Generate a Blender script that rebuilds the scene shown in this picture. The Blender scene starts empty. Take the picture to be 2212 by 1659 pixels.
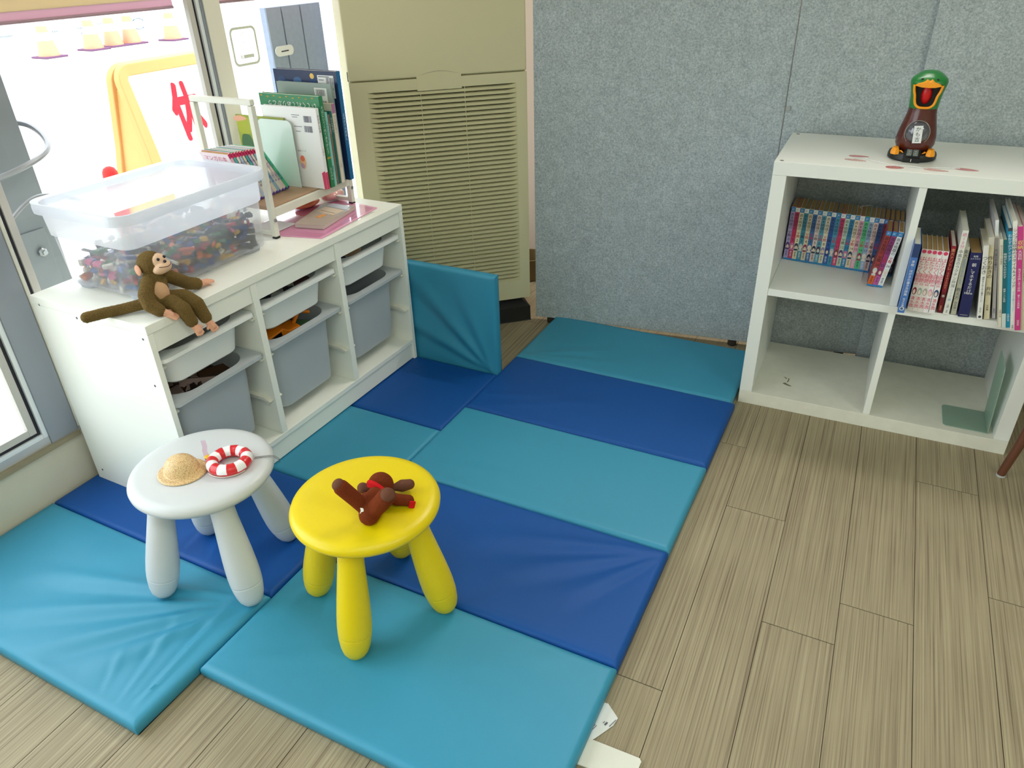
import bpy, bmesh, math, random
from mathutils import Vector, Matrix, noise

random.seed(7)
PI = math.pi
C = bpy.context.scene.collection
SC = bpy.context.scene

# ------------------------------------------------------------------ camera
cam_data = bpy.data.cameras.new('camera')
cam_data.sensor_fit = 'HORIZONTAL'
cam_data.sensor_width = 36.0
cam_data.lens = 36.0 * 1599.8 / 2212.0
cam_data.clip_start = 0.02
cam_data.clip_end = 200
cam = bpy.data.objects.new('camera', cam_data)
C.objects.link(cam)
def look(yaw, pit, rol, loc):
    f = Vector((math.sin(yaw) * math.cos(pit), math.cos(yaw) * math.cos(pit), -math.sin(pit)))
    r = Vector((math.cos(yaw), -math.sin(yaw), 0))
    u = r.cross(f)
    c, s = math.cos(rol), math.sin(rol)
    r2 = c * r + s * u
    u2 = -s * r + c * u
    m = Matrix((r2, u2, -f)).transposed().to_4x4()
    m.translation = loc
    return m
cam.matrix_world = look(-0.479, 0.535, -0.0301, Vector((1.0665, -0.6083, 1.3011)))
SC.camera = cam

# ------------------------------------------------------------------ light
SC.view_settings.view_transform = 'Standard'
SC.view_settings.look = 'None'
SC.view_settings.gamma = 1
SC.view_settings.use_curve_mapping = False
SC.view_settings.exposure = -0.04

world = bpy.data.worlds.new('overcast_sky')
SC.world = world
world.use_nodes = True
wn = world.node_tree
bg = wn.nodes['Background']
bg.inputs['Color'].default_value = (0.90, 0.95, 1.0, 1)
bg.inputs['Strength'].default_value = 4.6

def area_light(name, loc, rot, sx, sy, energy, color, portal=False):
    l = bpy.data.lights.new(name, 'AREA')
    l.shape = 'RECTANGLE'
    l.size, l.size_y = sx, sy
    l.energy = energy
    l.color = color
    if portal:
        l.cycles.is_portal = True
    o = bpy.data.objects.new(name, l)
    C.objects.link(o)
    o.location = loc
    o.rotation_euler = rot
    return o
WX = -0.795            # inner face of the window wall
# daylight comes in through the whole run of windows
area_light('window_portal', (WX - 0.2, -0.58, 1.2), (0, -PI / 2, 0), 2.4, 5.9, 1, (1, 1, 1), portal=True)
# unseen fill lights added under the ceiling to brighten the room
FILL = 16
for lx, ly, k in ((1.2, -0.9, 0.7), (3.1, -0.4, 1.7), (1.2, -2.7, 0.8), (3.1, -2.4, 1.3)):
    area_light('ceiling_fill_light', (lx, ly, 2.52), (0, 0, 0), 1.2, 0.25, FILL * k, (0.88, 1.0, 0.93))
area_light('ceiling_fill_light', (0.6, 2.17, 2.52), (0, 0, 0), 1.2, 0.25, 28, (1.0, 0.95, 0.88))  # added fill behind the partition, brightens the floor there

SC.cycles.max_bounces = 10
SC.cycles.transparent_max_bounces = 24
SC.cycles.caustics_reflective = False
SC.cycles.caustics_refractive = False
SC.cycles.sample_clamp_indirect = 8

# ------------------------------------------------------------------ materials
def lin(c):
    return tuple((x / 255 / 12.92) if x / 255 <= 0.04045 else ((x / 255 + 0.055) / 1.055) ** 2.4 for x in c)
_mats = {}
def M(rgb, rough=0.55, spec=0.5, bump=0.0, bscale=200, metal=0.0, key=None, var=0.0, vscale=8, sheen=0.0, coat=0.0, trans=0.0):
    """a painted / moulded surface: principled shader with noise driven tone and bump"""
    k = (rgb, rough, spec, bump, bscale, metal, var, vscale, sheen, coat, trans)
    if k in _mats:
        return _mats[k]
    m = bpy.data.materials.new(key or 'paint')
    m.use_nodes = True
    nt = m.node_tree
    b = nt.nodes['Principled BSDF']
    col = lin(rgb) + (1,)
    b.inputs['Base Color'].default_value = col
    b.inputs['Roughness'].default_value = rough
    b.inputs['Specular IOR Level'].default_value = spec
    b.inputs['Metallic'].default_value = metal
    b.inputs['Sheen Weight'].default_value = sheen
    b.inputs['Coat Weight'].default_value = coat
    b.inputs['Transmission Weight'].default_value = trans
    if var > 0 or bump > 0:
        tc = nt.nodes.new('ShaderNodeTexCoord')
    if var > 0:
        n = nt.nodes.new('ShaderNodeTexNoise')
        n.inputs['Scale'].default_value = vscale
        n.inputs['Detail'].default_value = 6
        nt.links.new(tc.outputs['Object'], n.inputs['Vector'])
        mx = nt.nodes.new('ShaderNodeMix')
        mx.data_type = 'RGBA'
        mx.inputs[6].default_value = tuple(max(0, x * (1 - var)) for x in col[:3]) + (1,)
        mx.inputs[7].default_value = tuple(min(1, x * (1 + var)) for x in col[:3]) + (1,)
        nt.links.new(n.outputs['Fac'], mx.inputs[0])
        nt.links.new(mx.outputs[2], b.inputs['Base Color'])
    if bump > 0:
        n2 = nt.nodes.new('ShaderNodeTexNoise')
        n2.inputs['Scale'].default_value = bscale
        n2.inputs['Detail'].default_value = 4
        nt.links.new(tc.outputs['Object'], n2.inputs['Vector'])
        bp = nt.nodes.new('ShaderNodeBump')
        bp.inputs['Strength'].default_value = bump
        bp.inputs['Distance'].default_value = 0.002
        nt.links.new(n2.outputs['Fac'], bp.inputs['Height'])
        nt.links.new(bp.outputs['Normal'], b.inputs['Normal'])
    _mats[k] = m
    return m

def glass_mat(name, tint=(1, 1, 1), refl=0.5, rough=0.0):
    m = bpy.data.materials.new(name)
    m.use_nodes = True
    nt = m.node_tree
    nt.nodes.clear()
    out = nt.nodes.new('ShaderNodeOutputMaterial')
    mix = nt.nodes.new('ShaderNodeMixShader')
    tr = nt.nodes.new('ShaderNodeBsdfTransparent')
    tr.inputs['Color'].default_value = tuple(tint) + (1,)
    gl = nt.nodes.new('ShaderNodeBsdfGlossy')
    gl.inputs['Roughness'].default_value = rough
    fr = nt.nodes.new('ShaderNodeFresnel')
    fr.inputs['IOR'].default_value = 1.4
    mu = nt.nodes.new('ShaderNodeMath')
    mu.operation = 'MULTIPLY'
    mu.inputs[1].default_value = refl
    ge = nt.nodes.new('ShaderNodeNewGeometry')      # reflect on outer faces only
    inv = nt.nodes.new('ShaderNodeMath'); inv.operation = 'SUBTRACT'; inv.inputs[0].default_value = 1.0
    nt.links.new(ge.outputs['Backfacing'], inv.inputs[1])
    m2 = nt.nodes.new('ShaderNodeMath'); m2.operation = 'MULTIPLY'
    nt.links.new(fr.outputs[0], m2.inputs[0]); nt.links.new(inv.outputs[0], m2.inputs[1])
    nt.links.new(m2.outputs[0], mu.inputs[0])
    nt.links.new(mu.outputs[0], mix.inputs[0])
    nt.links.new(tr.outputs[0], mix.inputs[1])
    nt.links.new(gl.outputs[0], mix.inputs[2])
    nt.links.new(mix.outputs[0], out.inputs[0])
    return m

def film_mat(name, rgb, clear, rough=0.3, gloss=0.1):
    """translucent plastic film: part clear, part diffusing"""
    m = bpy.data.materials.new(name)
    m.use_nodes = True
    nt = m.node_tree
    nt.nodes.clear()
    col = lin(rgb) + (1,)
    out = nt.nodes.new('ShaderNodeOutputMaterial')
    tr = nt.nodes.new('ShaderNodeBsdfTransparent')
    tl = nt.nodes.new('ShaderNodeBsdfTranslucent')
    df = nt.nodes.new('ShaderNodeBsdfDiffuse')
    gl = nt.nodes.new('ShaderNodeBsdfGlossy')
    gl.inputs['Roughness'].default_value = rough
    tl.inputs['Color'].default_value = col
    df.inputs['Color'].default_value = col
    a = nt.nodes.new('ShaderNodeMixShader'); a.inputs[0].default_value = 0.5
    b = nt.nodes.new('ShaderNodeMixShader'); b.inputs[0].default_value = clear
    c = nt.nodes.new('ShaderNodeMixShader'); c.inputs[0].default_value = gloss
    nt.links.new(df.outputs[0], a.inputs[1]); nt.links.new(tl.outputs[0], a.inputs[2])
    nt.links.new(a.outputs[0], b.inputs[1]); nt.links.new(tr.outputs[0], b.inputs[2])
    nt.links.new(b.outputs[0], c.inputs[1]); nt.links.new(gl.outputs[0], c.inputs[2])
    nt.links.new(c.outputs[0], out.inputs[0])
    return m

# ------------------------------------------------------------------ mesh helper
class MB:
    def __init__(s):
        s.v, s.f, s.m = [], [], []
    def add(s, vs, fs, mi=0, T=None):
        o = len(s.v)
        for p in vs:
            p = Vector(p)
            s.v.append(tuple(T @ p) if T is not None else tuple(p))
        for f in fs:
            s.f.append(tuple(o + i for i in f))
            s.m.append(mi)
        return s
    def box(s, a, b, mi=0, T=None):
        x0, y0, z0 = a; x1, y1, z1 = b
        x0, x1 = min(x0, x1), max(x0, x1); y0, y1 = min(y0, y1), max(y0, y1); z0, z1 = min(z0, z1), max(z0, z1)
        vs = [(x0, y0, z0), (x1, y0, z0), (x1, y1, z0), (x0, y1, z0), (x0, y0, z1), (x1, y0, z1), (x1, y1, z1), (x0, y1, z1)]
        return s.add(vs, [(0, 3, 2, 1), (4, 5, 6, 7), (0, 1, 5, 4), (1, 2, 6, 5), (2, 3, 7, 6), (3, 0, 4, 7)], mi, T)
    def loft(s, rings, mi=0, cap0=True, cap1=True, T=None, closed=True):
        n = len(rings[0]); vs = [p for r in rings for p in r]; fs = []
        for k in range(len(rings) - 1):
            for i in range(n if closed else n - 1):
                j = (i + 1) % n
                fs.append((k * n + i, k * n + j, (k + 1) * n + j, (k + 1) * n + i))
        if cap0: fs.append(tuple(range(n - 1, -1, -1)))
        if cap1: fs.append(tuple((len(rings) - 1) * n + i for i in range(n)))
        return s.add(vs, fs, mi, T)
    def lathe(s, prof, n=48, mi=0, T=None, cap0=True, cap1=True):
        rings = [[(r * math.cos(2 * PI * i / n), r * math.sin(2 * PI * i / n), z) for i in range(n)] for r, z in prof]
        return s.loft(rings, mi, cap0, cap1, T)
    def tube(s, pts, r, n=10, mi=0, T=None, closed=False):
        pts = [Vector(p) for p in pts]; N = len(pts)
        rs = r if isinstance(r, (list, tuple)) else [r] * N
        rings = []; up = None
        for i, p in enumerate(pts):
            if closed: d = pts[(i + 1) % N] - pts[i - 1]
            else: d = pts[min(i + 1, N - 1)] - pts[max(i - 1, 0)]
            d.normalize()
            if up is None:
                up = Vector((0, 0, 1)) if abs(d.z) < 0.9 else Vector((1, 0, 0))
            x = up.cross(d)
            if x.length < 1e-6: x = Vector((1, 0, 0)).cross(d)
            x.normalize(); y = d.cross(x); up = y
            rings.append([tuple(p + rs[i] * (math.cos(2 * PI * k / n) * x + math.sin(2 * PI * k / n) * y)) for k in range(n)])
        if closed: rings.append(rings[0])
        return s.loft(rings, mi, not closed, not closed, T)
    def prism(s, poly, z0, z1, mi=0, T=None):
        n = len(poly)
        return s.loft([[(x, y, z0) for x, y in poly], [(x, y, z1) for x, y in poly]], mi, True, True, T)
    def sph(s, c, r, mi=0, T=None, nu=20, nv=12, R=None):
        rx, ry, rz = r if isinstance(r, (list, tuple)) else (r, r, r)
        rings = []
        c = Vector(c)
        for k in range(1, nv):
            a = -PI / 2 + PI * k / nv
            ring = []
            for i in range(nu):
                p = Vector((rx * math.cos(a) * math.cos(2 * PI * i / nu), ry * math.cos(a) * math.sin(2 * PI * i / nu), rz * math.sin(a)))
                if R is not None: p = R @ p
                ring.append(tuple(c + p))
            rings.append(ring)
        p0 = Vector((0, 0, -rz)); p1 = Vector((0, 0, rz))
        if R is not None: p0 = R @ p0; p1 = R @ p1
        n = nu; vs = [p for r_ in rings for p in r_] + [tuple(c + p0), tuple(c + p1)]; fs = []
        for k in range(len(rings) - 1):
            for i in range(n):
                j = (i + 1) % n
                fs.append((k * n + i, k * n + j, (k + 1) * n + j, (k + 1) * n + i))
        b = len(rings) * n
        for i in range(n):
            j = (i + 1) % n
            fs.append((b, j, i)); fs.append((b + 1, (len(rings) - 1) * n + i, (len(rings) - 1) * n + j))
        return s.add(vs, fs, mi, T)
    def quad(s, p0, p1, p2, p3, mi=0, T=None):
        return s.add([p0, p1, p2, p3], [(0, 1, 2, 3)], mi, T)
    def text(s, body, size, T, mi=0, align='CENTER'):
        vs, fs = glyphs(body, align)
        return s.add([(x * size, y * size, 0) for x, y in vs], fs, mi, T)
    def vtext(s, body, size, T, mi=0, pitch=1.0, sx=1.0):
        """upright characters stacked downwards, starting at the origin of T"""
        for i, ch in enumerate(body):
            if ch == ' ': continue
            vs, fs = glyphs(ch, 'CENTER')
            s.add([(x * size * sx, (y - 0.88) * size - i * size * pitch, 0) for x, y in vs], fs, mi, T)
        return s
    def build(s, name, mats, parent=None, bevel=0, seg=2, smooth=40, sub=0, props=None):
        me = bpy.data.meshes.new(name)
        me.from_pydata(s.v, [], s.f)
        if not isinstance(mats, (list, tuple)): mats = [mats]
        for m in mats: me.materials.append(m)
        me.polygons.foreach_set('material_index', s.m)
        if smooth:
            me.polygons.foreach_set('use_smooth', [True] * len(me.polygons))
            me.set_sharp_from_angle(angle=math.radians(smooth))
        me.update()
        o = bpy.data.objects.new(name, me)
        C.objects.link(o)
        if parent is not None: o.parent = parent
        if bevel:
            b = o.modifiers.new('bevel', 'BEVEL')
            b.width = bevel; b.segments = seg; b.limit_method = 'ANGLE'; b.angle_limit = math.radians(40)
            if hasattr(b, 'harden_normals'): b.harden_normals = True
        if sub:
            b = o.modifiers.new('sub', 'SUBSURF'); b.levels = sub; b.render_levels = sub
        return o

_gl = {}
def glyphs(body, align='CENTER'):
    k = (body, align)
    if k not in _gl:
        c = bpy.data.curves.new('glyph', 'FONT')
        c.body = body; c.align_x = align; c.resolution_u = 2
        o = bpy.data.objects.new('glyph', c)
        C.objects.link(o)
        dg = bpy.context.evaluated_depsgraph_get()
        me = bpy.data.meshes.new_from_object(o.evaluated_get(dg))
        _gl[k] = ([(v.co.x, v.co.y) for v in me.vertices], [tuple(p.vertices) for p in me.polygons])
        bpy.data.objects.remove(o); bpy.data.curves.remove(c); bpy.data.meshes.remove(me)
    return _gl[k]

def thing(name, label, cat, loc=(0, 0, 0), rz=0, group=None):
    o = bpy.data.objects.new(name, None)
    C.objects.link(o)
    o.empty_display_size = 0.05
    o.location = loc; o.rotation_euler = (0, 0, rz)
    o['label'] = label; o['category'] = cat
    if group: o['group'] = group
    return o
def tag(o, label, cat, group=None):
    o['label'] = label; o['category'] = cat
    if group: o['group'] = group
    return o
def struct(o):
    o['kind'] = 'structure'
    return o
def TR(x=0, y=0, z=0, rx=0, ry=0, rz=0):
    return Matrix.Translation((x, y, z)) @ Matrix.Rotation(rz, 4, 'Z') @ Matrix.Rotation(ry, 4, 'Y') @ Matrix.Rotation(rx, 4, 'X')
def frame(origin, xdir, ydir):
    """matrix whose local x / y run along the given directions"""
    x = Vector(xdir).normalized(); y = Vector(ydir).normalized(); z = x.cross(y)
    m = Matrix((x, y, z)).transposed().to_4x4(); m.translation = Vector(origin)
    return m
def fused(mb, name, mats, parent=None, voxel=0.002, smooth_it=4):
    """fuse overlapping plush volumes into one continuous skin"""
    o = mb.build(name, mats, parent)
    r = o.modifiers.new('remesh', 'REMESH'); r.mode = 'VOXEL'; r.voxel_size = voxel; r.use_smooth_shade = True
    sm = o.modifiers.new('smooth', 'SMOOTH'); sm.factor = 0.5; sm.iterations = smooth_it
    dg = bpy.context.evaluated_depsgraph_get()
    me = bpy.data.meshes.new_from_object(o.evaluated_get(dg))
    o.modifiers.clear(); o.data = me
    me.polygons.foreach_set('use_smooth', [True] * len(me.polygons))
    return o

# shared finishes
WHITE = M((236, 238, 232), 0.35, 0.5, key='white_foil', var=0.015, vscale=5)
WHITE_PL = M((240, 241, 236), 0.42, key='white_plastic')
BLACK = M((18, 18, 20), 0.4, key='black_plastic')
INK = M((25, 24, 26), 0.6, key='ink')
PAPER = M((178, 144, 92), 0.9, key='yellowed_page_edges', var=0.14, vscale=60)
PAPERW = M((232, 228, 215), 0.9, key='white_page_edges', var=0.06, vscale=60)
STEEL = M((170, 172, 175), 0.35, metal=0.9, key='steel')
ALU = M((196, 198, 200), 0.4, metal=0.35, key='aluminium', var=0.03)
ALU_D = M((150, 156, 166), 0.45, metal=0.2, key='aluminium_grey', var=0.03)
GASKET = M((38, 36, 46), 0.7, key='rubber_gasket')

# ------------------------------------------------------------------ floor
def wood_material():
    m = bpy.data.materials.new('zebra_grain_planks')
    m.use_nodes = True
    nt = m.node_tree; L = nt.links
    b = nt.nodes['Principled BSDF']
    b.inputs['Roughness'].default_value = 0.55
    b.inputs['Specular IOR Level'].default_value = 0.3
    uv = nt.nodes.new('ShaderNodeUVMap'); uv.uv_map = 'plank'
    mp = nt.nodes.new('ShaderNodeMapping'); mp.inputs['Scale'].default_value = (1, 0.0065, 1)
    L.new(uv.outputs[0], mp.inputs[0])
    n1 = nt.nodes.new('ShaderNodeTexNoise'); n1.inputs['Scale'].default_value = 250; n1.inputs['Detail'].default_value = 5; n1.inputs['Roughness'].default_value = 0.65
    L.new(mp.outputs[0], n1.inputs[0])
    r1 = nt.nodes.new('ShaderNodeValToRGB')
    r1.color_ramp.elements[0].position = 0.33; r1.color_ramp.elements[0].color = lin((118, 103, 84)) + (1,)
    r1.color_ramp.elements[1].position = 0.62; r1.color_ramp.elements[1].color = lin((166, 155, 127)) + (1,)
    e = r1.color_ramp.elements.new(0.45); e.color = lin((149, 137, 111)) + (1,)
    L.new(n1.outputs['Fac'], r1.inputs[0])
    # fine dark pores lines
    n2 = nt.nodes.new('ShaderNodeTexNoise'); n2.inputs['Scale'].default_value = 330; n2.inputs['Detail'].default_value = 2
    L.new(mp.outputs[0], n2.inputs[0])
    r2 = nt.nodes.new('ShaderNodeValToRGB')
    r2.color_ramp.elements[0].position = 0.34; r2.color_ramp.elements[0].color = (0.70, 0.66, 0.63, 1)
    r2.color_ramp.elements[1].position = 0.47; r2.color_ramp.elements[1].color = (1, 1, 1, 1)
    L.new(n2.outputs['Fac'], r2.inputs[0])
    mx = nt.nodes.new('ShaderNodeMix'); mx.data_type = 'RGBA'; mx.blend_type = 'MULTIPLY'; mx.inputs[0].default_value = 0.8
    L.new(r1.outputs[0], mx.inputs[6]); L.new(r2.outputs[0], mx.inputs[7])
    n3 = nt.nodes.new('ShaderNodeTexNoise'); n3.inputs['Scale'].default_value = 5
    L.new(uv.outputs[0], n3.inputs[0])
    r3 = nt.nodes.new('ShaderNodeValToRGB')
    r3.color_ramp.elements[0].color = (0.93, 0.92, 0.91, 1); r3.color_ramp.elements[1].color = (1.0, 1.0, 1.0, 1)
    r3.color_ramp.elements[0].position = 0.35; r3.color_ramp.elements[1].position = 0.6
    L.new(n3.outputs['Fac'], r3.inputs[0])
    mx2 = nt.nodes.new('ShaderNodeMix'); mx2.data_type = 'RGBA'; mx2.blend_type = 'MULTIPLY'; mx2.inputs[0].default_value = 1
    L.new(mx.outputs[2], mx2.inputs[6]); L.new(r3.outputs[0], mx2.inputs[7])
    L.new(mx2.outputs[2], b.inputs['Base Color'])
    return m
def build_floor():
    verts, faces, mi, uvs = [], [], [], []
    def q(x0, y0, x1, y1, z, k, uo):
        ys = 0.02
        o = len(verts)
        for x, y in ((x0, y0), (x1, y0), (x1, y1), (x0, y1)):
            verts.append((x - ys * (y - 1.0), y, z)); uvs.append((x + uo[0], y + uo[1]))
        faces.append((o, o + 1, o + 2, o + 3)); mi.append(k)
    rnd = random.Random(3)
    W, L, g = 0.151, 0.913, 0.0007
    joint = {-1: 1.291, 0: 1.005, 1: 0.645, 2: 0.773, 3: 1.325, 4: 0.932, 5: 1.1, -5: -0.219 + 0.0, -4: 0.22, -6: 0.05}
    for i in range(-12, 24):
        x0 = 0.862 + i * W
        if x0 > 4.1: break
        j = joint.get(i, rnd.random() * L)
        y = j - L * 6
        while y < 2.5:
            y1 = min(y + L, 2.6)
            if y1 > -3.7:
                q(x0 + g, max(y, -3.7) + g, x0 + W - g, y1 - g, 0.0, 0, (rnd.random() * 30, rnd.random() * 30))
            y += L
    o = len(verts)
    for x, y in ((-1.0, -3.7), (4.3, -3.7), (4.3, 2.6), (-1.0, 2.6)):
        verts.append((x, y, -0.002)); uvs.append((x, y))
    faces.append((o, o + 1, o + 2, o + 3)); mi.append(1)
    me = bpy.data.meshes.new('floor'); me.from_pydata(verts, [], faces)
    me.materials.append(wood_material()); me.materials.append(M((70, 58, 48), 0.9, key='floor_joint'))
    me.polygons.foreach_set('material_index', mi)
    uvl = me.uv_layers.new(name='plank')
    for lp in me.loops: uvl.data[lp.index].uv = uvs[lp.vertex_index]
    f = bpy.data.objects.new('floor', me); C.objects.link(f); struct(f)
build_floor()

# ------------------------------------------------------------------ walls, ceiling
WALLM = M((205, 200, 185), 0.8, bump=0.3, bscale=300, key='wall_paint', var=0.03)
DADO = M((216, 207, 184), 0.7, bump=0.3, bscale=400, key='plinth_board', var=0.06, vscale=14)
XR, YN, YF, H = 4.0, -3.5, 2.36, 2.6
struct(MB().box((-0.95, YF, 0), (XR + 0.1, YF + 0.1, H), 0).build('wall_back', M((214, 198, 186), 0.8, key='pink_wall_paint')))
struct(MB().box((XR, YN, 0), (XR + 0.1, YF, H)).build('wall_right', WALLM))
struct(MB().box((-0.95, YN - 0.1, 0), (XR + 0.1, YN, H)).build('wall_front', WALLM))
struct(MB().box((-0.95, YN - 0.1, H), (XR + 0.1, YF + 0.1, H + 0.1)).build('ceiling', M((225, 224, 215), 0.9, key='ceiling_board', bump=0.3, bscale=60)))
struct(MB().box((-0.95, YN, -0.1), (WX, YF, 0.172)).box((-0.95, YN, 2.3), (WX, YF, H)).build('wall_left', DADO, bevel=0.002))
struct(MB().box((-0.2, YF - 0.012, 0), (XR, YF, 0.08)).build('baseboard_back', M((120, 110, 100), 0.6, key='baseboard_vinyl')))
struct(MB().box((WX, YN, 0.168), (WX + 0.012, 0.36, 0.182)).build('trim_1', M((150, 138, 112), 0.8, key='grimy_edge_strip', var=0.2, vscale=20)))

# windows: aluminium posts, sashes, gaskets and panes
GLASS = glass_mat('window_glass', (0.97, 0.985, 0.98), 0.6)
posts = [(-3.5, -3.42), (-2.2, -2.1), (-0.95, -0.85), (0.284, 0.362), (1.112, 1.182), (1.90, 1.98)]
def window(n, y0, y1, sash=True):
    x = WX
    mb = MB()
    mb.box((x - 0.035, y0, 0.172), (x + 0.0, y1, 0.205), 0)
    mb.box((x - 0.035, y0, 2.26), (x + 0.0, y1, 2.30), 0)
    if sash:
        thin = y0 > 1.15 and y0 < 1.5
        for a, b, c, d, k in ((0.0, 0.013, 0.0, -0.022, 1), (0.013, 0.023, -0.006, -0.022, 2), (0.023, 0.042, -0.002, -0.018, 3)):
            # stiles
            if not thin: mb.box((x + d, y0 + a, 0.205 + a), (x + c, y0 + b, 2.26 - a), k)
            mb.box((x + d, y1 - b, 0.205 + a), (x + c, y1 - a, 2.26 - a), k)
            mb.box((x + d, y0 + b, 0.205 + a), (x + c, y1 - b, 0.205 + b), k)
            mb.box((x + d, y0 + b, 2.26 - b), (x + c, y1 - b, 2.26 - a), k)
    w = struct(mb.build('window_%d' % n, [ALU, M((232, 236, 240), 0.35, key='bright_anodised_edge'), GASKET, M((200, 196, 190), 0.6, key='cream_bead')], bevel=0.0008, seg=1))
    g = MB().box((x - 0.017, y0 + 0.02, 0.225), (x - 0.013, y1 - 0.02, 2.24)).build('glass_pane', GLASS, w, smooth=0)
    return w
spans = [(-3.42, -2.2), (-2.1, -0.95), (-0.85, 0.284), (0.362, 1.112), (1.182, 1.90), (1.98, YF)]
for i, (a, b) in enumerate(spans): window(i + 1, a, b)
pm = MB()
for a, b in posts:
    pm.box((WX - 0.035, a, 0.172), (WX + 0.004, b, 2.3), 0)
pm.box((WX - 0.03, 0.3625, 0.19), (WX + 0.006, 0.372, 2.3), 1)
struct(pm.build('trim_2', [ALU_D, M((220, 218, 205), 0.5, key='cream_sealant', var=0.05)], bevel=0.002))
# the mullion behind the low cabinet is cream coloured
struct(MB().box((WX + 0.0042, 1.120, 0.2), (WX + 0.008, 1.180, 2.3)).build('trim_3', M((234, 231, 218), 0.5, key='cream_post_cover', var=0.03)))

# no smoking sticker on the pane
def nosmoking():
    t = thing('no_smoking_sticker', 'square no-smoking sticker on the window glass left of the air conditioner', 'sticker', (WX - 0.0125, 1.268, 1.052))
    g = film_mat('sticker_grey', (214, 214, 200), 0.0, 0.5, 0.02); w = film_mat('sticker_clear', (252, 252, 252), 0.8, 0.5, 0.02)
    def rr(w_, h_, r, n=6):
        pts = []
        for cx, cy, a0 in ((w_ / 2 - r, h_ / 2 - r, 0), (-w_ / 2 + r, h_ / 2 - r, PI / 2), (-w_ / 2 + r, -h_ / 2 + r, PI), (w_ / 2 - r, -h_ / 2 + r, 1.5 * PI)):
            for i in range(n + 1):
                a = a0 + i * PI / 2 / n
                pts.append((cx + r * math.cos(a), cy + r * math.sin(a)))
        return pts
    T = frame((0, 0, 0), (0, 1, 0), (0, 0, 1))
    mb = MB()
    oc, ic = rr(0.110, 0.110, 0.018), rr(0.096, 0.096, 0.013)
    ring = [[(x, y, 0.0004) for x, y in oc], [(x, y, 0.0012) for x, y in oc], [(x, y, 0.0012) for x, y in ic], [(x, y, 0.0004) for x, y in ic], [(x, y, 0.0004) for x, y in oc]]
    mb.loft(ring, 0, False, False, T)
    mb.prism(rr(0.124, 0.124, 0.006), 0, 0.0002, 1, T)
    mb.box((-0.014, -0.034, 0.0014), (0.030, -0.024, 0.0019), 0, T)
    mb.box((-0.020, -0.034, 0.0014), (-0.017, -0.024, 0.0019), 0, T)
    mb.box((-0.026, -0.034, 0.0014), (-0.023, -0.024, 0.0019), 0, T)
    smoke = [(-0.024, -0.020), (-0.024, -0.008), (-0.018, -0.003), (-0.008, -0.001), (-0.004, 0.006), (-0.006, 0.012)]
    mb.tube([T @ Vector((a, b, 0.0016)) for a, b in smoke], 0.0007, 5, 0)
    mb.tube([T @ Vector((0.0 + 0.013 * math.cos(a), 0.024 + 0.014 * math.sin(a), 0.0016)) for a in [(-2.2 + i * 0.3) for i in range(18)]], 0.0007, 5, 0)
    mb.build('print', [g, w], t, smooth=0)
nosmoking()

# roller blinds at the top of the two panes
def blind(y0, y1, label):
    st = [M((226, 178, 192), 0.9, key='pink_blind_stripe'), M((222, 200, 164), 0.9, key='tan_blind_stripe')]
    mats = [film_mat('blind_pink', (230, 196, 208), 0.0, 0.5, 0.02), film_mat('blind_tan', (232, 214, 184), 0.0, 0.5, 0.02)]
    t = thing('roller_blind', label, 'blind', (WX - 0.05, (y0 + y1) / 2, 1.175))
    mb = MB(); z = 0; k = 0; hw = (y1 - y0) / 2
    while z < 1.05:
        h = 0.022 if k % 2 == 0 else 0.026
        mb.box((-0.001, -hw, z), (0.001, hw, min(z + h, 1.06)), k % 2); z += h; k += 1
    mb.build('fabric', mats, t, smooth=0)
    MB().tube([(0, -hw, 0.0), (0, hw, 0.0)], 0.004, 8).build('bottom_bar', M((188, 150, 164), 0.6, key='blind_bar'), t)
    MB().tube([(0, -hw, 1.07), (0, hw, 1.07)], 0.02, 14).build('roller', M((214, 200, 190), 0.6, key='blind_roll'), t)
blind(0.40, 1.06, 'pink and tan striped roller blind above the low cabinet, left of the cream mullion')
blind(1.215, 1.86, 'pale pink roller blind above the no-smoking sticker, right of the cream mullion')

# ------------------------------------------------------------------ outdoors
struct(MB().box((-60, -40, -0.16), (-0.96, 60, -0.12)).build('ground', M((222, 220, 214), 0.9, key='pale_concrete', var=0.06, vscale=3)))
def pillar():
    t = thing('steel_pillar', 'grey steel pillar standing outside the window at the left', 'pillar', (-1.2, 0.64, -0.12))
    G = M((142, 148, 152), 0.7, 0.3, key='galvanised_grey', var=0.12, vscale=7)
    MB().box((-0.02, -0.09, 0), (0, 0.09, 2.9)).box((-0.2, -0.09, 0), (-0.18, 0.09, 2.9)).box((-0.18, -0.008, 0), (-0.02, 0.008, 2.9)).build('web_and_flanges', G, t, bevel=0.003)
    MB().box((0, -0.06, 0.50), (0.008, 0.055, 0.72)).build('joint_plate', G, t, bevel=0.003)
    MB().lathe([(0, 0), (0.014, 0), (0.014, 0.01), (0.008, 0.014), (0.008, 0.022), (0, 0.022)], 6, T=TR(0.008, 0.02, 0.655, 0, PI / 2, 0)).build('bolt', STEEL, t)
pillar()
def cable(name, pts, r, label):
    # smooth through the given points
    P = [Vector(p) for p in pts]; out = []
    for i in range(len(P) - 1):
        p0 = P[max(i - 1, 0)]; p1 = P[i]; p2 = P[i + 1]; p3 = P[min(i + 2, len(P) - 1)]
        for k in range(8):
            t = k / 8
            out.append(0.5 * ((2 * p1) + (p2 - p0) * t + (2 * p0 - 5 * p1 + 4 * p2 - p3) * t * t + (3 * p1 - p0 - 3 * p2 + p3) * t ** 3))
    out.append(P[-1])
    o = MB().tube(out, r, 8).build(name, STEEL)
    o.data.materials[0] = M((150, 150, 152), 0.4, metal=0.5, key='steel_rope')
    return tag(o, label, 'cable')

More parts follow.
